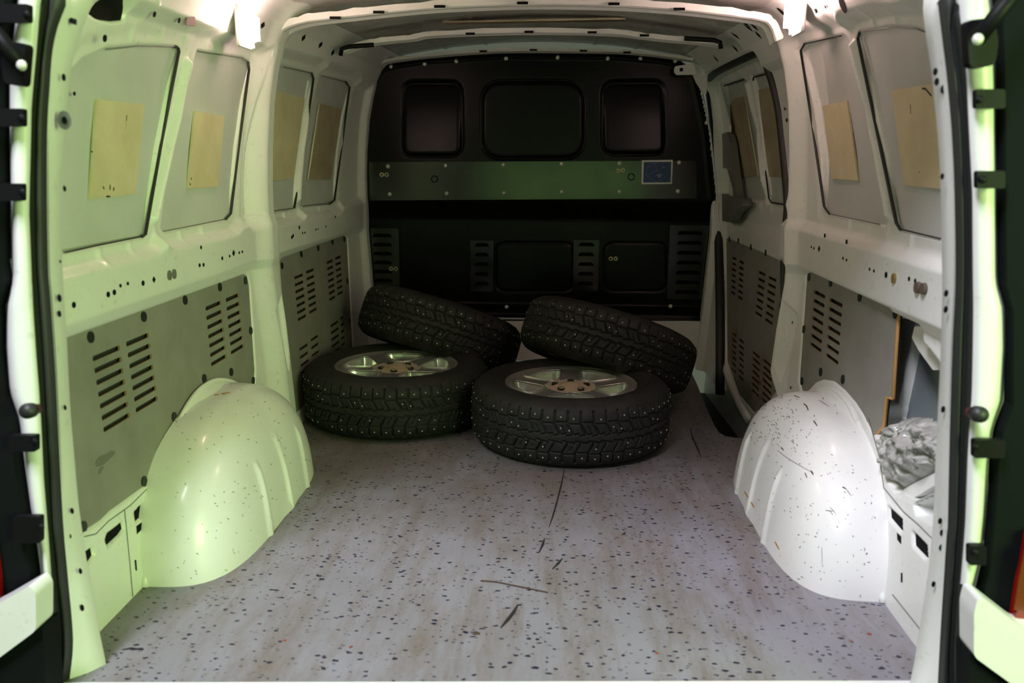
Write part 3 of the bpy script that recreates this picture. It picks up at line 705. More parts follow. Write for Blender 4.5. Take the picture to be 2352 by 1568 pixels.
# handle trim
ht = [(1644, 311), (1673, 305), (1678, 323), (1694, 452), (1713, 456), (1716, 473), (1703, 484), (1691, 496), (1687, 511), (1659, 506), (1644, 452), (1637, 393), (1638, 349)]
hh = [(1655, 386), (1672, 386), (1690, 449), (1668, 453), (1658, 442)]
o = extrude('handle_trim', [round_poly([wyz(a, b, 1, -.02) for a, b in ht], .03), round_poly([wyz(a, b, 1, -.02) for a, b in hh], .02)], .03, on_wall(1, -.045), GREYPL, DR)
extrude('handle_recess', [round_poly([wyz(a, b, 1, -.03) for a, b in hh], .02)], .004, on_wall(1, -.05), GREYPL, DR)
o = extrude('door_latch', [round_poly([wyz(a, b, 1, -.0) for a, b in [(1672, 468), (1690, 458), (1711, 456), (1716, 472), (1700, 484), (1688, 510), (1668, 508)]], .02)], .03, on_wall(1, -.015), GREYPL, DR)
extrude('door_edge', [[wyz(a, b, 1, -.02) for a, b in [(1634, 190), (1645, 188), (1672, 290), (1672, 303), (1652, 306), (1645, 290)]]], .012, on_wall(1, -.035), PAINT, DR)
# lower door foot
tube('door_foot', [wp(a, b, 1, -.03) for a, b in [(1660, 800), (1668, 845), (1680, 885), (1700, 930), (1722, 965)]], .018, PAINT, DR)

# ------------------------------------------------------------------ slotted lining boards
def slots(s, A, C, B, D_, E, n, off):
    """A top-left slot near end, C its far end, B bottom slot near end; D_,E second column"""
    A, C, B, D_, E = [wyz(*p_, s, off) for p_ in (A, C, B, D_, E)]
    out = []
    for (u, v) in ((A, C), (D_, E)):
        za, zb = u[1], u[1]+(B[1]-A[1]); y0_, y1_ = min(u[0], v[0]), max(u[0], v[0])
        dy = (B[0]-A[0]); zc_ = (u[1]+v[1])/2
        for k in range(n):
            zc = zc_+(zb-za)*k/(n-1); sh = dy*k/(n-1)
            out.append(round_poly([(y0_+sh, zc-.0055), (y1_+sh, zc-.0055), (y1_+sh, zc+.0055), (y0_+sh, zc+.0055)], .004, 2))
    return out
def board(name, s, outline, groups, plugs, off, label, lay=0., edge=None, smear=None):
    ol = [wyz(a, b, s, off) for a, b in outline]
    hs = []
    for g in groups: hs += slots(s, *g, 7, off)
    root = empty(name, (s*float(W(sum(p_[0] for p_ in ol)/len(ol), .3)), sum(p_[0] for p_ in ol)/len(ol), .0))
    tag(root, label, 'lining board', 'slotted lining boards')
    def pa(o): o.parent = root; o.location = -root.location; return o
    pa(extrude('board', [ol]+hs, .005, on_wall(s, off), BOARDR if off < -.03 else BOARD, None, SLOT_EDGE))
    my = sum(p_[0] for p_ in ol)/len(ol); mz = sum(p_[1] for p_ in ol)/len(ol)
    pa(extrude('slot_shade', [[(my+(a-my)*.99, mz+(b-mz)*.99) for a, b in ol]], .001, on_wall(s, off-.009), CAV))  # dark sheet added behind the slots, their shade put in as colour
    if edge:
        for seg_ in edge:
            pa(tube('raw_edge', [wp(a, b, s, off+.002) for a, b in seg_], .0042, BOARD_EDGE, None, seg=6))
    for a, b in plugs:
        y_, z_ = wyz(a, b, s, off+.005); c_ = [(y_+.012*math.cos(2*PI*k/14), z_+.012*math.sin(2*PI*k/14)) for k in range(14)]
        pa(extrude('fastener', [c_], .003, on_wall(s, off+.005), PLUG))
    return root
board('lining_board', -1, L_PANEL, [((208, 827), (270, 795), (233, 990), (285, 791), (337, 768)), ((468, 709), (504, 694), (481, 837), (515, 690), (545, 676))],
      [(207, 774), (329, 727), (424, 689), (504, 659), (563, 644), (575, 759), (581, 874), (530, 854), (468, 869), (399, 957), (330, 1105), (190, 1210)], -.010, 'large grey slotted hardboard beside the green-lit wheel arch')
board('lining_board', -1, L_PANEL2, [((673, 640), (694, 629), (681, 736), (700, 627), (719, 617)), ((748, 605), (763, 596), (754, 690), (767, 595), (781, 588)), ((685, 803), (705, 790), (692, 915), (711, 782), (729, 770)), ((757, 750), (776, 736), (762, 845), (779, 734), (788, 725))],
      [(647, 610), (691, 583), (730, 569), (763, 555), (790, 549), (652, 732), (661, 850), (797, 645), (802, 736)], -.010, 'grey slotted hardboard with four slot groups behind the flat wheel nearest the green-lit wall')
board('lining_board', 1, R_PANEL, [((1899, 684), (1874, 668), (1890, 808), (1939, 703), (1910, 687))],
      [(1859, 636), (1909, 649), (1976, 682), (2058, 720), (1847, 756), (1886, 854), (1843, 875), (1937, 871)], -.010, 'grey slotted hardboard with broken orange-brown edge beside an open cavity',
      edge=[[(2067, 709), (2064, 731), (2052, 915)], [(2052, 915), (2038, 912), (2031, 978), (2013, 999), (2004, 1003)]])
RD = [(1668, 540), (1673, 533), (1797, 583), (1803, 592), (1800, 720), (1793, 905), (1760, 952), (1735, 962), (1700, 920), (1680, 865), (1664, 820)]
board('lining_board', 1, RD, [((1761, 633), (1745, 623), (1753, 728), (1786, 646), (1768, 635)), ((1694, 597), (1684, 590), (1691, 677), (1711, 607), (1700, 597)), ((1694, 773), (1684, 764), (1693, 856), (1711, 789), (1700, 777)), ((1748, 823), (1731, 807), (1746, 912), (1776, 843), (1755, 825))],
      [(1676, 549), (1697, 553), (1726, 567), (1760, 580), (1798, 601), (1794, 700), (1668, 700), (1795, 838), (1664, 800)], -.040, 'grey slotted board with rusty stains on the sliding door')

# cavity contents, right rear
def yzp(px, py, off): return wyz(px, py, 1, off)
cb = extrude('cavity_bracket', [round_poly([yzp(a, b, -.03) for a, b in [(2077, 1130), (2100, 1115), (2175, 1078), (2175, 1105), (2115, 1140), (2100, 1150)]], .006)], .03, on_wall(1, -.05), PAINT)
cb.parent = WR
cs = extrude('cavity_skin', [[yzp(a, b, -.09) for a, b in [(2045, 700), (2240, 800), (2240, 1240), (2030, 1090)]]], .002, on_wall(1, -.098), mat('cavity_grey', (.24, .28, .29), .5), WR)
cs2 = extrude('cavity_flange', [[yzp(a, b, -.05) for a, b in [(2120, 776), (2136, 805), (2170, 850), (2200, 850), (2200, 750), (2126, 750)]]], .004, on_wall(1, -.03), PAINT, WR)
# crumpled plastic film
bc = [yzp(a, b, -.02) for a, b in [(2032, 985), (2068, 955), (2110, 957), (2150, 975), (2195, 985), (2200, 1090), (2150, 1092), (2078, 1130), (2060, 1120), (2046, 1090), (2037, 1040)]]
ys = np.linspace(min(p_[0] for p_ in bc)-.01, max(p_[0] for p_ in bc)+.01, 90); zs = np.linspace(min(p_[1] for p_ in bc)-.01, max(p_[1] for p_ in bc)+.01, 90)
Y, Z = np.meshgrid(ys, zs, indexing='ij'); d = sdf_poly(Y, Z, bc); hh_ = np.zeros_like(Y)
for i in range(Y.shape[0]):
    for j in range(Y.shape[1]):
        v = Vector((Y[i, j]*11, Z[i, j]*11, .3)); v2 = v+noise.noise_vector(v*.6)*1.2
        hh_[i, j] = .022*(1-abs(noise.noise(v2*1.3)*2))+.014*(1-abs(noise.noise(v2*3.1)*2))+.009*(1-abs(noise.noise(v2*7)*2))+.02
X = W(Y, Z)+.055-hh_*np.clip(-d/.03+.2, 0, 1)-.02*np.clip(-d/.05, 0, 1)
pb = grid('plastic_film', np.stack([X, Y, Z], -1), BAG, mask=d < 0, flip=True); tag(pb, 'crumpled clear plastic film stuffed into the open wall cavity', 'plastic film')
sm = pb.modifiers.new('t', 'SOLIDIFY'); sm.thickness = .0015

# ------------------------------------------------------------------ damping pads
def pad(poly, s, off, label, m_=PAD, th=.005):
    o = extrude('damping_pad', [[wyz(a, b, s, off) for a, b in poly]], th, on_wall(s, off), m_)
    tag(o, label, 'pad', 'foam pads glued in the window blanks'); return o
def marks(o, lst, s, off):
    for a, b, c_, d_ in lst:
        y0_, z0_ = wyz(a, b, s, off); y1_, z1_ = wyz(c_, d_, s, off)
        tube('tear', [(s*(float(W(y0_, z0_))-off), y0_, z0_), (s*(float(W(y1_, z1_))-off), y1_, z1_)], .002, GOUGE, o, seg=5)
SO = -.0128
p1 = pad([(217, 228), (327, 240), (306, 445), (201, 458)], -1, SO, 'large cream pad with black cross-shaped tears in the rearmost window blank')
marks(p1, [(290, 264, 289, 278), (288, 281, 287, 307), (285, 313, 282, 345), (281, 350, 279, 386), (211, 348, 218, 349), (240, 350, 262, 344), (266, 343, 282, 340), (236, 428, 238, 434), (252, 424, 252, 436), (261, 430, 260, 438), (244, 451, 252, 451)], -1, SO+.005)
p2 = pad([(444, 255), (512, 266), (497, 429), (427, 433)], -1, SO, 'narrow cream pad in the window blank below the lit lamp, green-lit wall')
marks(p2, [(438, 408, 439, 412), (435, 421, 437, 424)], -1, SO+.005)
pad([(633, 208), (697, 226), (672, 410), (600, 418), (606, 300)], -1, SO, 'yellowish pad partly hidden by the white pillar')
p4 = pad([(733, 238), (782, 250), (758, 412), (707, 412)], -1, SO, 'brownish pad with pale edge in the window blank nearest the bulkhead', PADD)
tube('pale_edge', [wp(a, b, -1, SO+.006) for a, b in [(733, 238), (707, 412)]], .003, STRIPM, p4, seg=5)
p5 = pad([(1893, 243), (1949, 231), (1975, 415), (1915, 410)], 1, SO, 'narrow cream pad on the pinkish wall beside the white pillar')
marks(p5, [(1910, 368, 1915, 367)], 1, SO+.005)
p6 = pad([(2053, 208), (2146, 192), (2190, 185), (2215, 440), (2158, 433), (2081, 425)], 1, SO, 'large cream pad cut off by the rear pillar above the open cavity')
marks(p6, [(2119, 203, 2126, 204), (2126, 204, 2140, 220), (2092, 240, 2093, 262), (2112, 395, 2114, 396)], 1, SO+.005)
p7 = pad([(1668, 262), (1690, 225), (1711, 222), (1742, 404), (1697, 410), (1690, 400)], 1, -.0645, 'brown pad with pale edge on the sliding door, behind the grey handle trim', PADD)
tube('pale_edge', [wp(a, b, 1, -.058) for a, b in [(1711, 222), (1742, 404)]], .003, STRIPM, p7, seg=5)
pad([(1735, 210), (1800, 192), (1825, 410), (1765, 406)], 1, -.0645, 'brown pad on the sliding door next to the black seal', PADD)

# ------------------------------------------------------------------ wheel arches
FLANGE = [(332, 1350), (338, 1270), (343, 1200), (354, 1120), (372, 1062), (392, 1008), (420, 950), (449, 905), (477, 881), (498, 873), (526, 875), (551, 886), (578, 905)]
def arch(s, label, m_):
    NU, NV = 150, 90; a_, c_ = 2.5, 2.15
    L0, L1, D_, H_ = .455, .372, .215, .326; yc = 2.16 if s < 0 else 2.20
    V = np.zeros((NU, NV, 3))
    for i in range(NU):
        th = PI*i/(NU-1)                # around from rear floor over the top to front floor
        cy, cz = math.cos(th), math.sin(th); b_ = 3.0+1.1*abs(cy)**1.2
        for j in range(NV):
            ph = PI/2*j/(NV-1); rc = math.cos(ph); rs = math.sin(ph)
            L_ = L0 if cy > 0 else L1
            yy = -L_*math.copysign(abs(cy)**(2/a_), cy)*rc**(2/b_)
            zz = H_*abs(cz)**(2/c_)*(rc**(2/b_))
            xx = D_*rs**(2/b_)
            px_ = 0
            for k, (yr, zt) in enumerate([(-.17, .185), (-.005, .21), (.155, .175)]):
                px_ += .008*math.exp(-((yy-yr)/.0085)**2)*min(1, max(0, (zt-zz)/.03+.5))*(1 if xx > D_*.55 else 0)
            lean = .03*zz/H_*rs
            V[i, j] = (s*(.835-xx-px_+lean), yc+yy, zz)
    o = grid('wheel_arch', V, m_, flip=(s < 0))
    tag(o, label, 'wheel arch')
    fl_ = [wp(a, b, -1, .004) for a, b in FLANGE]
    last = fl_[-1]; fl_ += [Vector((last.x, 2.505, .14)), Vector((last.x, 2.515, .06)), Vector((last.x, 2.515, .0))]
    fl_ = smoothline([Vector((s*abs(p_.x), p_.y+yc-2.16, max(0, p_.z))) for p_ in fl_], 4)
    # flat welded flange: strip from the wall to the dome
    tube('flange', fl_, .007, PAINT, o, seg=8)
    c0 = Vector((0, yc, .02)); rows = [[], [], [], []]
    for p_ in fl_:
        rows[0].append(Vector((s*(abs(p_.x)+.006), p_.y, p_.z)))
        rows[1].append(Vector((s*(abs(p_.x)-.006), p_.y, p_.z)))
        q_ = c0.lerp(Vector((0, p_.y, p_.z)), .965); rows[2].append(Vector((s*(abs(p_.x)-.010), q_.y, q_.z)))
        q_ = c0.lerp(Vector((0, p_.y, p_.z)), .93); rows[3].append(Vector((s*(abs(p_.x)-.030), q_.y, q_.z)))
    V = np.array([[tuple(p_) for p_ in r_] for r_ in rows]).transpose(1, 0, 2)
    grid('flange_skirt', V, PAINT, o, flip=(s < 0))
    return o
A1 = arch(-1, 'rounded white wheel arch lit green on one side of the bay', SCRATCH1)
A2 = arch(1, 'rounded white wheel arch covered in dark scratches near the sliding door', SCRATCH2)
from mathutils.bvhtree import BVHTree
def hairs(archo, lines, name, mat_, wd=.0007, stuff=False):
    me = archo.data; T = BVHTree.FromPolygons([v.co[:] for v in me.vertices], [p_.vertices[:] for p_ in me.polygons])
    vs, fs = [], []
    for ln in lines:
        pts = smoothline([Vector((a, b, 0)) for a, b in ln], 4); prev = None; row = []
        for k, q_ in enumerate(pts):
            hit = T.ray_cast(CAM, ray(q_.x, q_.y).normalized())
            if hit[0] is None: continue
            n_ = hit[1] if hit[1].dot(CAM-hit[0]) > 0 else -hit[1]
            row.append((hit[0]+n_*.0006, n_))
        if len(row) < 2: continue
        for k, (c_, n_) in enumerate(row):
            d_ = (row[min(k+1, len(row)-1)][0]-row[max(k-1, 0)][0]).normalized(); sd = d_.cross(n_).normalized()
            w_ = wd*(1.2-abs(k/(len(row)-1)-.4))
            b0 = len(vs); vs += [c_+sd*w_, c_+n_*w_, c_-sd*w_]
            if k: fs += [(b0-3, b0, b0+1, b0-2), (b0-2, b0+1, b0+2, b0-1)]
    o = meshobj(name, vs, fs, mat_, archo)
    if stuff: o['kind'] = 'stuff'
    return o
def C7(l): return [(1700+a/2.904, 860+b/2.904) for a, b in l]
HAIR = mat('dark_hair_mark', (.05, .025, .012), .7); SPECK = mat('grey_scratch_mark', (.13, .115, .09), .8)
for ln, wd in (([(250, 505), (330, 565), (440, 630), (480, 650)], .0005), ([(530, 172), (595, 215)], .0007), ([(425, 195), (443, 212), (455, 240)], .0016), ([(490, 308), (502, 325), (515, 345)], .0014), ([(600, 885), (635, 925), (660, 985)], .0006), ([(570, 905), (620, 912)], .0007), ([(682, 749), (708, 763)], .0014), ([(708, 763), (740, 810)], .0006), ([(473, 642), (490, 668)], .0016), ([(360, 140), (400, 155)], .0012), ([(433, 655), (448, 690)], .0012), ([(275, 485), (292, 506)], .0012), ([(545, 1150), (548, 1280)], .0004)):
    hairs(A2, [C7(ln)], 'scratch', HAIR, wd)
rn = random.Random(11); lines = []
for k in range(210):
    if rn.random() < .45: a, b = rn.gauss(250, 90), rn.gauss(300, 110)
    else: a, b = rn.uniform(60, 900), rn.uniform(150, 1400)
    L_ = rn.uniform(5, 17); an = rn.choice([rn.gauss(.7, .4), rn.gauss(0.1, .3), rn.gauss(1.2, .3)])
    lines.append(C7([(a, b), (a+L_*.5*math.cos(an), b+L_*.5*math.sin(an)+rn.uniform(-2, 2)), (a+L_*math.cos(an), b+L_*math.sin(an))]))
hairs(A2, lines, 'scratch_marks', SPECK, .0008, True)
lines = []
for k in range(110):
    a, b = rn.uniform(400, 720), rn.uniform(900, 1330); L_ = rn.uniform(2, 6); an = rn.uniform(-.6, 1.4)
    lines.append([(a, b), (a+L_*math.cos(an), b+L_*math.sin(an))])
hairs(A1, lines, 'scratch_marks', SPECK, .0007, True)
RUST = mat('orange_rust', (.40, .17, .03), .85)
for l_ in ([(492, 908), (504, 906)], [(508, 905), (528, 902)]): hairs(A1, [l_], 'rust_spot', RUST, .002)
for l_ in ([(30, 780), (60, 825)], [(75, 850), (95, 885)], [(235, 1115), (262, 1165)]): hairs(A2, [C7(l_)], 'rust_spot', RUST, .002)
# greasy smudge on the large board
SMUDGE = mat('grease_smudge', (.15, .148, .125), .8)
for k, ring_ in enumerate([[(219, 1062), (228, 1048), (246, 1042), (256, 1034), (266, 1036), (262, 1046), (248, 1058), (240, 1066), (232, 1070), (222, 1072)], [(228, 1078), (234, 1070), (240, 1072), (234, 1082), (229, 1090), (226, 1086)]]):
    extrude('smudge', [round_poly([wyz(a, b, -1, -.004) for a, b in ring_], .01)], .0003, on_wall(-1, -.0048), SMUDGE, WL)

# ------------------------------------------------------------------ wheels
def make_tyre():
    N = 26; per = 44; NU = N*per
    # across profile: (r, z, tread v) from inner bead over tread to outer bead
    prof = []
    side = [(.215, .012), (.222, .004), (.235, -.006), (.255, -.012), (.280, -.014), (.300, -.008), (.314, .002), (.323, .010)]
    for r_, z_ in side: prof.append((r_, .015+z_-.0, None))
    K = 92
    for k in range(K+1):
        v = -1+2*k/K; r_ = .336-.0035*v*v-.008*abs(v)**8; prof.append((r_, .108+v*.081, v))
    for r_, z_ in side[::-1]: prof.append((r_, .216-.015-z_, None))
    n = len(prof)
    th = np.arange(NU)/NU*2*PI; u = (np.arange(NU) % per)/per
    R = np.zeros((NU, n)); Zz = np.zeros((NU, n))
    for j, (r_, z_, v) in enumerate(prof):
        if v is None:
            R[:, j] = r_; Zz[:, j] = z_; continue
        uu = (u+(.18 if v < 0 else .5)) % 1.0
        av = abs(v)
        def dper(a): x = np.abs(((uu-a+.5) % 1)-.5); return x
        g = np.zeros(NU)
        pitch = .0812; halfw = .083
        # circumferential zigzag grooves
        zz_ = .60+.035*np.sign(np.sin(2*PI*uu))
        g = np.maximum(g, (np.abs(av-zz_)*halfw < .0030).astype(float)*.85)
        zc_ = .10+.09*((uu*2) % 1)
        g = np.maximum(g, (np.abs(av-zc_)*halfw < .0030).astype(float)*.9)
        if av > .60:   # shoulder lateral grooves, two per pitch
            for a in (.02, .52): g = np.maximum(g, (dper(a+.05*(av-.6))*pitch < .0034).astype(float))
        else:
            for a, k in ((.0, 1.), (.5, .85)):
                if av > .12: g = np.maximum(g, k*(dper(a+.55*(.6-av))*pitch < .0036).astype(float))
            if .2 < av < .5: g = np.maximum(g, .5*(dper(.25+.55*(.6-av))*pitch < .0014).astype(float))
        R[:, j] = r_-.0095*g; Zz[:, j] = z_
    V = np.stack([R*np.cos(th)[:, None], R*np.sin(th)[:, None], Zz], -1)
    V = np.concatenate([V, V[:1]], 0)
    o = grid('tyre', V, TYRE)
    return o
def make_studs():
    vs, fs = [], []; rnd = random.Random(3)
    def stud(th, v):
        r_ = .336-.0035*v*v-.008*abs(v)**8+.0006; z_ = .108+v*.081; S = 6; b0 = len(vs)
        er = Vector((math.cos(th), math.sin(th), 0)); et = Vector((-math.sin(th), math.cos(th), 0)); ez = Vector((0, 0, 1))
        for rad_, hh in ((.0027, -.001), (.0024, .0012)):
            for k in range(S): vs.append(er*(r_+hh)+et*math.cos(k*PI/3)*rad_+ez*(z_+math.sin(k*PI/3)*rad_))
        for k in range(S): fs.append((b0+k, b0+(k+1) % S, b0+S+(k+1) % S, b0+S+k))
        fs.append(tuple(b0+S+k for k in range(S)))
    N = 26
    for i in range(N):
        for sd in (-1, 1):
            sh = -.18 if sd < 0 else -.5
            for a, av in ((.27, .80), (.77, .76), (.30, .40)) if i % 2 else ((.27, .84), (.77, .80), (.62, .30)):
                if rnd.random() < .12: continue
                stud(2*PI*(i+(a+sh) % 1)/N+rnd.uniform(-.006, .006), sd*(av+rnd.uniform(-.03, .03)))
    o = meshobj('stud', vs, fs, STUD, smooth=False); o['kind'] = 'stuff'; return o
def arc(r, a0, a1, n): return [(r*math.cos(a0+(a1-a0)*k/n), r*math.sin(a0+(a1-a0)*k/n)) for k in range(n+1)]
def dish(x, y):
    r = math.hypot(x, y); return .180+.012*min(1, (r/.205))**1.6
def window_half(sign):
    # half outline of a window from its centreline outward arc to inner arc, centre angle 0
    ri, ro = .088, .192; a_o, a_i = math.radians(25), math.radians(13)
    pts = [(ro, 0)]
    for k in range(1, 5): pts.append((ro, a_o*.82*k/4))
    pts += [(ro-.006, a_o*.96), (ro-.016, a_o)]
    pts += [(.150, math.radians(23)), (.120, math.radians(19)), (.102, math.radians(15)), (.092, math.radians(9)), (ri, 0)]
    return [(r*math.cos(sign*a), r*math.sin(sign*a)) for r, a in pts]
def rot2(p_, a): return (p_[0]*math.cos(a)-p_[1]*math.sin(a), p_[0]*math.sin(a)+p_[1]*math.cos(a))
def make_wheel():
    root = empty('wheel')
    ty = make_tyre(); ty.parent = root
    st = make_studs(); st.parent = ty
    rim = lathe('rim', [(.206, .020), (.222, .012), (.226, .020), (.214, .030), (.196, .045), (.186, .075), (.186, .140), (.192, .172), (.200, .184), (.214, .192), (.222, .198), (.226, .197), (.226, .188), (.210, .175)], ALLOY, root, 96, ang=50)
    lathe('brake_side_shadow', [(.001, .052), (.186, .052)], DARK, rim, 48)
    a36 = math.radians(36)
    # spoke mesh: sector between two window centres
    right = [rot2(p_, a36) for p_ in window_half(-1)]   # from outer to inner, window at +36deg, side facing the spoke
    left = [rot2(p_, -a36) for p_ in window_half(1)]
    outer = arc(.200, -a36, a36, 12)
    inner = arc(.060, a36, -a36, 8)
    loop = outer + right + inner + left[::-1]
    clean = []
    for p_ in loop:
        if not clean or math.dist(p_, clean[-1]) > 1e-4: clean.append(p_)
    def fn(u, v, w_): return (u, v, dish(u, v)-.014+w_)
    sp = extrude('spoke', [clean], .014, fn, ALLOY); me = sp.data
    # raised bright ribs bordering the windows
    for k in range(5):
        o = sp if k == 0 else sp.copy()
        if k: COL.objects.link(o)
        o.parent = root; o.rotation_euler = (0, 0, k*2*a36)
    wl = [rot2(p_, a36) for p_ in window_half(-1)][::-1]+window_half_rot(a36)
    rb = tube('window_rib', [(x, y, dish(x, y)+.002) for x, y in dedupe(wl)], .0028, ALLOY, None, seg=6, closed=True)
    # window walls dropping to the barrel
    vs, fs = [], []; D_ = dedupe(wl); mx_ = sum(a for a, _ in D_)/len(D_); my_ = sum(b for _, b in D_)/len(D_)
    for x, y in D_: vs += [(x, y, dish(x, y)-.002), (x+(mx_-x)*.16, y+(my_-y)*.16, dish(x, y)-.046)]
    n = len(D_)
    for i in range(n): j = (i+1) % n; fs.append((2*i, 2*j, 2*j+1, 2*i+1))
    ww = meshobj('window_wall', vs, fs, ALLOY)
    for k in range(5):
        for src in (rb, ww):
            o = src if k == 0 else src.copy()
            if k: COL.objects.link(o)
            o.parent = root; o.rotation_euler = (0, 0, k*2*a36)
    hub = lathe('hub', [(.064, .165), (.063, .180), (.050, .187), (.041, .188), (.037, .180), (.035, .180), (.034, .186), (.024, .189), (.002, .190)], ALLOY, root, 48, ang=40)
    for k in range(5):
        a = 2*PI*k/5+a36*.0
        lathe('lug_hole', [(.012, .1875), (.012, .180), (.001, .180)], CAV, hub, 12, (.056*math.cos(a), .056*math.sin(a), .0015))
    # valve stem
    tube('valve', [(.170, .012, .13), (.168, .012, .172)], .004, BLACKPL, root, seg=8)
    return root
def window_half_rot(a): return [rot2(p_, a) for p_ in window_half(1)]
def dedupe(l):
    out = []
    for p_ in l:
        if not out or math.dist(p_, out[-1]) > 1e-4: out.append(p_)
    if math.dist(out[0], out[-1]) < 1e-4: out.pop()
    return out
def copy_tree(o, parent=None):
    c_ = o.copy(); COL.objects.link(c_); c_.parent = parent
    for ch in [x for x in o.children]: copy_tree(ch, c_)
    return c_
W0 = make_wheel()
G = 'studded winter wheels lying in the van'
def place(o, x, y, z, spin, tilt=0, az=0):
    # tilt downhill toward azimuth az (0 = +y, positive toward +x)
    d_ = Vector((math.sin(az), math.cos(az), 0)); axis = Vector((0, 0, 1)).cross(d_)
    Rm = Matrix.Rotation(tilt, 4, axis) @ Matrix.Rotation(spin, 4, 'Z')
    o.matrix_world = Matrix.Translation((x, y, z)) @ Rm
W1 = copy_tree(W0); W2 = copy_tree(W0); W3 = copy_tree(W0)
place(W0, .146, 2.812, .002, math.radians(18)); tag(W0, 'studded tyre on silver rim lying flat, the nearest and largest wheel', 'wheel', G)
place(W1, -.487, 3.02, .002, math.radians(-18)); tag(W1, 'studded tyre on silver rim lying flat beside the green-lit wall', 'wheel', G)
place(W2, .262, 3.21, .136, .3, math.radians(23), math.radians(46)); tag(W2, 'studded tyre leaning behind the nearest wheel, next to the step well', 'wheel', G)
place(W3, -.415, 3.43, .136, .7, math.radians(23), math.radians(44)); tag(W3, 'dark studded tyre leaning against the bulkhead in the far corner', 'wheel', G)

# ------------------------------------------------------------------ lamps
for (a, b, s, lab) in ((570, 64, -1, 'lit interior lamp glowing above the green-lit wall'), (1825, 33, 1, 'lit interior lamp glowing above the white pillar by the sliding door')):
    y_, z_ = wyz(a, b, s, .065)
    x_ = s*(float(W(y_, z_))-.052)
    e = empty('interior_lamp', (x_, y_, z_)); tag(e, lab, 'lamp', 'interior lamps')
    bm = bmesh.new(); bmesh.ops.create_cube(bm, size=1)
    for v in bm.verts: v.co = Vector((v.co.x*.036, v.co.y*.10, v.co.z*.092))
    bmesh.ops.bevel(bm, geom=bm.edges[:], offset=.0165, segments=4, affect='EDGES')
    me = bpy.data.meshes.new('lens'); bm.to_mesh(me); bm.free(); me.materials.append(LAMP)
    o = bpy.data.objects.new('lens', me); COL.objects.link(o); o.parent = e; o.location = (-s*.014, 0, 0)
    me.polygons.foreach_set('use_smooth', [True]*len(me.polygons))
    bb = box('lamp_base', -.006, .006, -.045, .045, -.05, .05, LAMPB, e, .003)

# ------------------------------------------------------------------ rear frame, seal, outer corners
LSO = [(98, 0), (82, 122), (67, 245), (63, 408), (61, 490), (67, 640), (75, 764), (88, 968), (96, 1090), (100, 1200), (109, 1254), (120, 1399), (123, 1507), (114, 1568), (112, 1640)]
LSI = [(157, 0), (133, 61), (120, 122), (114, 204), (109, 286), (108, 408), (109, 531), (112, 640), (116, 682), (127, 846), (135, 1009), (145, 1200), (156, 1326), (168, 1471), (159, 1568), (155, 1640)]
LSE = [(215, 0), (184, 82), (163, 163), (151, 286), (144, 408), (142, 531), (145, 640), (153, 772), (161, 927), (169, 1029), (180, 1152), (186, 1200), (199, 1290), (214, 1362), (226, 1435), (232, 1471), (252, 1568), (262, 1640)]
RSI = [(2153, 0), (2163, 82), (2173, 163), (2181, 245), (2187, 327), (2192, 449), (2194, 640), (2187, 805), (2181, 1009), (2177, 1200), (2175, 1217), (2168, 1326), (2161, 1435), (2154, 1568), (2152, 1640)]
RSO = [(2194, 0), (2208, 82), (2222, 184), (2228, 286), (2234, 449), (2235, 640), (2231, 887), (2226, 1050), (2220, 1200), (2211, 1326), (2204, 1435), (2201, 1507), (2206, 1568), (2206, 1640)]
RSE = [(2118, 0), (2126, 82), (2139, 163), (2147, 245), (2155, 327), (2160, 429), (2164, 640), (2163, 723), (2159, 846), (2153, 968), (2147, 1091), (2144, 1181), (2135, 1290), (2122, 1380), (2108, 1467), (2099, 1525), (2090, 1568), (2080, 1640)]
def resample(pts, n):
    pts = [Vector(p_) for p_ in pts]; L_ = [0]
    for a, b in zip(pts[:-1], pts[1:]): L_.append(L_[-1]+(b-a).length)
    out = []
    for k in range(n):
        tt = L_[-1]*k/(n-1); i = 0
        while i < len(L_)-2 and L_[i+1] < tt: i += 1
        f_ = (tt-L_[i])/(L_[i+1]-L_[i]+1e-9); out.append(pts[i].lerp(pts[i+1], f_))
    return out
def edge3(px, y, s, hx, hz):
    """traced side line at depth y, carried on over the header to the middle of the van"""
    pts = smoothline([P(a, b, y=y) for a, b in px], 4)[::-1]
    zt = pts[-1].z
    pts += [Vector((s*(hx-.005), y, zt+(hz-zt)*.45)), Vector((s*(hx-.04), y, hz-.035)), Vector((s*(hx-.10), y, hz-.005)), Vector((s*.4, y, hz+.015)), Vector((0, y, hz+.02))]
    return resample(pts, 120)
NF = 120
lo_ = edge3(LSO, 1.355, -1, .745, 1.355); li_ = edge3(LSI, 1.36, -1, .705, 1.32); le_ = edge3(LSE, 1.41, -1, .69, 1.30)
ro_ = edge3(RSO, 1.355, 1, .745, 1.355); ri_ = edge3(RSI, 1.36, 1, .705, 1.32); re_ = edge3(RSE, 1.41, 1, .69, 1.30)
def seal_mesh(outl, inn, par=None):
    S = 14; V = np.zeros((len(outl), S+1, 3))
    for i in range(len(outl)):
        for k in range(S+1):
            q_ = k/S; p_ = outl[i].lerp(inn[i], q_)
            bump_ = .020*abs(math.sin(PI*q_*2))**.7*(1.1 if q_ < .5 else .8)
            V[i, k] = (p_.x, p_.y-bump_+.004, p_.z)
    return V
sealr = empty('rear_opening_seal', (0, 1.36, 0)); tag(sealr, 'thick black double-lipped rubber seal around the rear opening', 'seal')
for outl, inn, fl_ in ((lo_, li_, False), (ro_, ri_, True)):
    o = grid('seal_lip', seal_mesh(outl, inn), RUBBER, flip=fl_); o.parent = sealr; o.location = (0, -1.36, 0)
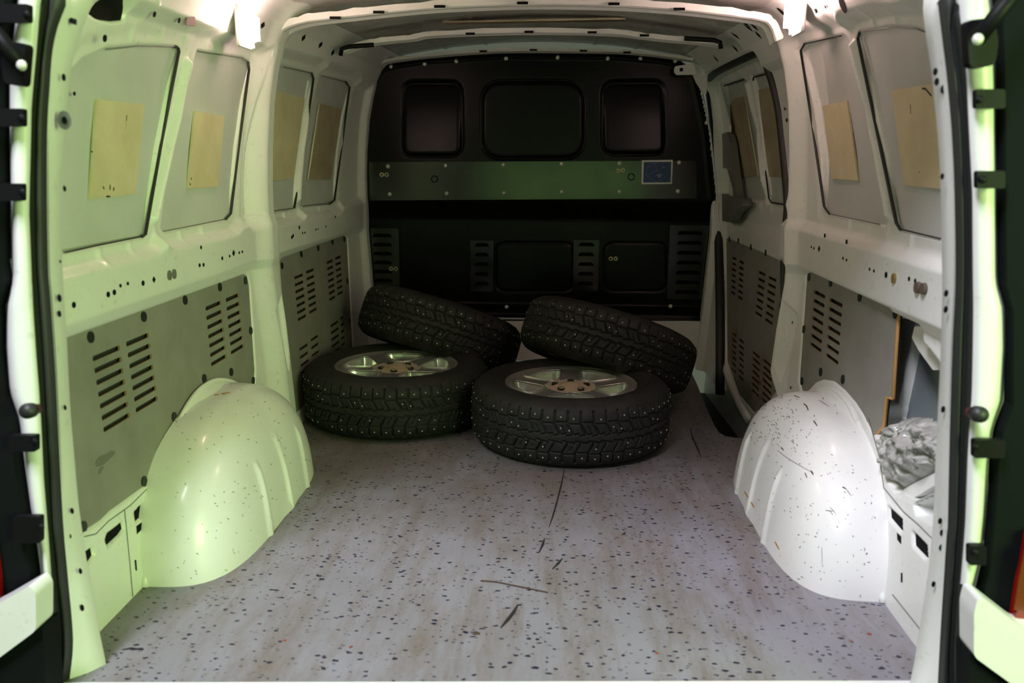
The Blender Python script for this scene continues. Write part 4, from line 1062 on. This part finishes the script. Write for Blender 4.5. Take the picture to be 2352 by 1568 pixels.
def loft(name, rows, mat_, par=None, flip=False):
    V = np.array([[tuple(p_) for p_ in r_] for r_ in rows]).transpose(1, 0, 2)
    return grid(name, V, mat_, par, flip=flip)
for s, ii, ee, nm, lab in ((-1, li_, le_, 'trim_4', 'green-lit white rear pillar edge inside the black seal'), (1, ri_, re_, 'trim_5', 'white rear pillar edge inside the black seal, beside the open cavity')):
    back = [Vector((p_.x+s*.012, p_.y+.02, p_.z)) for p_ in ee]
    back2 = [Vector((s*max(abs(p_.x)+.02, min(.90, float(W(1.45, p_.z))+.005)) if p_.z < 1.25 else p_.x+s*.03, 1.455, p_.z+(.06 if p_.z > 1.25 else 0))) for p_ in ee]
    mid_ = [a.lerp(b, .5)+Vector((0, -.004, 0)) for a, b in zip(ii, ee)]
    o = loft(nm, [ii, mid_, ee, back, back2], PAINT, flip=(s > 0)); o['kind'] = 'structure'; tag(o, lab, 'trim')
    hs = {-1: [(148, 178, .006), (150, 433, .005), (140, 600, .003), (138, 684, .007), (138, 720, .006), (151, 935, .005), (167, 1172, .006), (163, 1230, .004), (186, 1310, .006), (190, 1394, .007), (180, 1470, .005)],
          1: [(2147, 165, .006), (2150, 188, .006), (2165, 205, .007), (2163, 405, .005), (2172, 673, .006), (2171, 710, .006), (2165, 939, .006), (2158, 1195, .006), (2162, 1222, .006), (2160, 1256, .006), (2143, 1340, .006)]}[s]
    for a, b, r_ in hs:
        c_ = P(a, b, y=1.376)
        for src in [c_]:
            pts_ = [(src.x+r_*.6*math.cos(2*PI*k/10), 1.374, src.z+r_*math.sin(2*PI*k/10)) for k in range(10)]
            meshobj('hole', pts_, [tuple(range(10))], DARK, o, smooth=False)
    if s < 0:
        for r_, m_, dy in ((.015, GREYPL, .002), (.006, DARK, .004)):
            c_ = P(148, 276, y=1.374-dy)
            meshobj('drain_plug', [(c_.x+r_*.75*math.cos(2*PI*k/16), c_.y, c_.z+r_*math.sin(2*PI*k/16)) for k in range(16)], [tuple(range(16))], m_, o, smooth=False)
        c_ = [P(a, b, y=1.372) for a, b in ((158, 44), (163, 40), (177, 45), (176, 58), (160, 53))]
        meshobj('hole', c_, [tuple(range(5))], DARK, o, smooth=False)
# outer gutter of the body, both sides
def outer(name, s, inner_px, outer_px, label):
    root = empty(name, (s*.8, 1.33, .6)); tag(root, label, 'body corner')
    A = resample([Vector((*p_, 0)) for p_ in inner_px], 60); B = resample([Vector((*p_, 0)) for p_ in outer_px], 60)
    rows = []
    for q_, dy in ((0, .02), (.12, .0), (.35, -.006), (.65, -.010), (.88, -.004), (1, .02), (1.04, .08)):
        rows.append([P(a.x*(1-q_)+b.x*q_, a.y*(1-q_)+b.y*q_, y=1.335+dy) for a, b in zip(A, B)])
    o = loft('gutter', rows, PAINT, flip=(s > 0)); o.parent = root; o.location = -root.location
    return root
OL = outer('body_corner', -1, [(104, -60), (88, 122), (76, 245), (70, 490), (76, 640), (95, 900), (104, 1100), (115, 1254), (122, 1360)], [(48, -60), (32, 60), (20, 160), (20, 270), (24, 440), (28, 560), (30, 640), (14, 700), (14, 800), (22, 900), (44, 960), (58, 1080), (72, 1180), (92, 1250), (100, 1330)], 'white outer body corner strip outside the seal, green-lit side')
OR = outer('body_corner', 1, [(2188, -60), (2214, 184), (2228, 449), (2229, 640), (2225, 887), (2218, 1050), (2213, 1200), (2203, 1340)], [(2268, -60), (2284, 60), (2288, 200), (2289, 400), (2291, 650), (2308, 710), (2310, 800), (2302, 920), (2280, 980), (2270, 1050), (2262, 1180), (2252, 1280), (2235, 1345)], 'white outer body corner strip outside the seal, beside the open cavity')
# dark panels outside
def outpanel(name, pts, y, th, m_, label, cat, bev=.0, par=None):
    l = round_poly([(P(a, b, y=y).x, P(a, b, y=y).z) for a, b in pts], bev) if bev else [(P(a, b, y=y).x, P(a, b, y=y).z) for a, b in pts]
    o = extrude(name, [l], th, lambda u, v, w_: (u, y-w_, v), m_, par)
    if label: tag(o, label, cat)
    return o
outpanel('corner_cover', [(-260, -260), (60, -260), (45, -60), (34, 60), (24, 160), (24, 600), (30, 640), (14, 700), (14, 800), (24, 900), (46, 960), (60, 1080), (76, 1180), (96, 1330), (0, 1380), (-260, 1480)], 1.355, .03, CORNER, 'dark outer corner cover at the green-lit side of the opening', 'body cover')
outpanel('corner_cover', [(2262, -260), (2620, -260), (2620, 1520), (2352, 1416), (2318, 1412), (2240, 1350), (2256, 1280), (2266, 1180), (2274, 1050), (2284, 980), (2306, 920), (2306, 710), (2291, 650), (2288, 400), (2286, 200), (2282, 60)], 1.355, .03, CORNER, 'dark outer corner cover beyond the white strip, near the open cavity', 'body cover')
def lamp_l(name, pts, label):
    return outpanel(name, pts, 1.322, .02, REDL, label, 'tail lamp', .004)
tl = lamp_l('tail_lamp', [(-120, 1180), (-10, 1200), (4, 1300), (10, 1368), (-30, 1392), (-120, 1440)], 'red tail lamp corner above the bumper, green-lit side')
tr = lamp_l('tail_lamp', [(2352, 1215), (2440, 1200), (2440, 1440), (2352, 1411), (2318, 1408), (2330, 1330), (2340, 1290)], 'red and amber tail lamp above the white bumper corner')
outpanel('amber_lens', [(2352, 1262), (2435, 1260), (2435, 1400), (2352, 1400), (2328, 1398), (2338, 1330)], 1.300, .003, AMBER, None, None, 0, tr)
for pts_, lp, lab1, lab2 in (([(-150, 1440), (0, 1373), (22, 1362), (108, 1312), (122, 1330), (122, 1412), (25, 1484), (0, 1486), (-150, 1500)], [(-150, 1485), (0, 1486), (25, 1484), (135, 1400), (150, 1640), (-150, 1640)], 'white bumper corner below the red lamp, green-lit side', 'dark lower bumper under the green-lit white corner'),
                            ([(2204, 1372), (2212, 1340), (2225, 1338), (2318, 1410), (2352, 1412), (2500, 1418), (2500, 1545), (2352, 1538), (2300, 1538), (2204, 1468)], [(2196, 1455), (2300, 1538), (2352, 1538), (2500, 1545), (2500, 1700), (2196, 1700)], 'white bumper corner below the red and amber lamp', 'dark lower bumper next to the white corner by the amber lamp')):
    o = outpanel('bumper_corner', pts_, 1.315, .05, PAINT, lab1, 'bumper', .01)
    outpanel('lower_bumper', lp, 1.33, .05, CORNER, lab2, 'bumper', .01)
# black brackets with screws
def bracket(x0, y0, x1, y1, sx_, lab):
    o = outpanel('door_bracket', [(x0, y0), (x1, y0), (x1, y1), (x0, y1)], 1.318, .012, BLACKPL, lab, 'bracket', .004)
    c_ = P(sx_, (y0+y1)/2, y=1.304)
    dome('screw', sx_, (y0+y1)/2, .006, BLACKPL, o, 0, 1.305)
    return o
for (x0, y0, x1, y1, sx_, lab) in [(-40, 12, 76, 54, 62, 'topmost black clip on the green-lit white strip'), (-40, 250, 63, 291, 50, 'black clip on the green-lit strip, just below the gas strut'), (-40, 421, 61, 461, 52, 'black clip on the green-lit strip, level with the window blanks\' lower part'),
                                   (30, 995, 92, 1032, 80, 'black clip just below the rubber buffer, green-lit side'), (40, 1180, 102, 1240, 95, 'lowest black clip above the green-lit bumper corner'),
                                   (2233, 206, 2300, 250, 2249, 'black clip with screw beside the seal, below the strut by the cavity side'), (2236, 392, 2300, 432, 2257, 'black clip with screw, second below the strut on the cavity side'),
                                   (2229, 1005, 2300, 1046, 2240, 'black clip below the rubber buffer on the cavity side'), (2218, 1246, 2258, 1290, 2240, 'lowest black clip above the bumper corner by the amber lamp')]:
    bracket(x0, y0, x1, y1, sx_, lab)
for (mp_, rod, lab) in (([(34, 98), (78, 104), (70, 202), (28, 194), (20, 140)], [(50, 150), (10, 100), (-60, 15)], 'black gas strut and mount at the green-lit upper corner'),
                        ([(2205, 52), (2268, 44), (2278, 100), (2270, 152), (2236, 160), (2212, 156)], [(2246, 90), (2300, 20), (2350, -40)], 'black gas strut and mount at the upper corner on the cavity side')):
    e = empty('gas_strut', P(*mp_[0], y=1.31)); tag(e, lab, 'strut')
    o = outpanel('mount', mp_, 1.312, .02, BLACKPL, None, None, .008); o.parent = e; o.location = -e.location
    o = tube('strut_rod', [P(a, b, y=1.27) for a, b in rod], .011, BLACKPL, None, seg=12); o.parent = e; o.location = -e.location
    o = dome('pivot', *rod[0], .008, STEEL, None, 0, 1.262); o.parent = e; o.location = -e.location
for (a, b, s, lab) in ((62, 944, -1, 'round black rubber buffer on the green-lit white strip'), (2252, 952, 1, 'round black rubber buffer on the white strip, cavity side')):
    c_ = P(a, b, y=1.27); e = empty('rubber_buffer', c_); tag(e, lab, 'buffer')
    c2 = P(a+s*(-26), b-6, y=1.325)
    for nm, q0, q1, r_, m_ in (('buffer_head', 0, .35, .0125, RUBBER), ('buffer_stem', .35, 1, .008, mat('brown_stem', (.10, .03, .025), .6))):
        o = tube(nm, [c_.lerp(c2, q0), c_.lerp(c2, q1)], r_, m_, None, seg=14); o.parent = e; o.location = -e.location

# ------------------------------------------------------------------ debris on the floor
def crumb(px, py, rx, ry, m_, name, lab, cat, grp):
    x_, y_ = fz(px, py); vs = []; S = 9
    ang = random.random()*3
    for lv, k in ((0, 1), (.6, .8), (1, .3)):
        for i in range(S):
            a = 2*PI*i/S; w_ = 1+.25*math.sin(3*a+px)
            u, v = rx*k*w_*math.cos(a), ry*k*w_*math.sin(a)
            vs.append((x_+u*math.cos(ang)-v*math.sin(ang), y_+u*math.sin(ang)+v*math.cos(ang), .0005+lv*min(rx, ry)*.6))
    fs = [(j*S+i, j*S+(i+1) % S, (j+1)*S+(i+1) % S, (j+1)*S+i) for j in range(2) for i in range(S)]+[tuple(2*S+i for i in range(S))]
    o = meshobj(name, vs, fs, m_); tag(o, lab, cat, grp)
crumb(806, 1486, .0042, .003, RED_CR, 'crumb', 'reddish-brown crumb on the floor, nearest the bottom edge', 'crumb', 'red crumbs')
crumb(654, 1471, .0042, .003, RED_CR, 'crumb', 'reddish-brown crumb furthest toward the green-lit wall', 'crumb', 'red crumbs')
crumb(1509, 1500, .004, .003, RED_CR, 'crumb', 'reddish-brown crumb on the brown-stained floor on the scratched arch side', 'crumb', 'red crumbs')
crumb(1997, 1456, .005, .0035, RED_CR, 'crumb', 'reddish-brown crumb near the scratched wheel arch corner', 'crumb', 'red crumbs')
crumb(1094, 1455, .006, .007, LEAF, 'leaf_fragment', 'ragged dark leaf fragment near the long black gouge', 'leaf', 'leaf fragments')
crumb(1433, 1226, .010, .004, LEAF, 'leaf_fragment', 'pointed dark leaf fragment on the brown stain in mid-floor', 'leaf', 'leaf fragments')
crumb(1542, 1411, .005, .004, LEAF, 'leaf_fragment', 'small dark leaf fragment between the stain and the scratched arch', 'leaf', 'leaf fragments')
tw = tube('twig', smoothline([Vector((*fz(a, b), .002)) for a, b in [(1104, 1335), (1140, 1338), (1180, 1346), (1225, 1355), (1258, 1362)]]), .0016, LEAF, seg=6)
tag(tw, 'thin brown twig lying across the middle of the floor', 'twig')
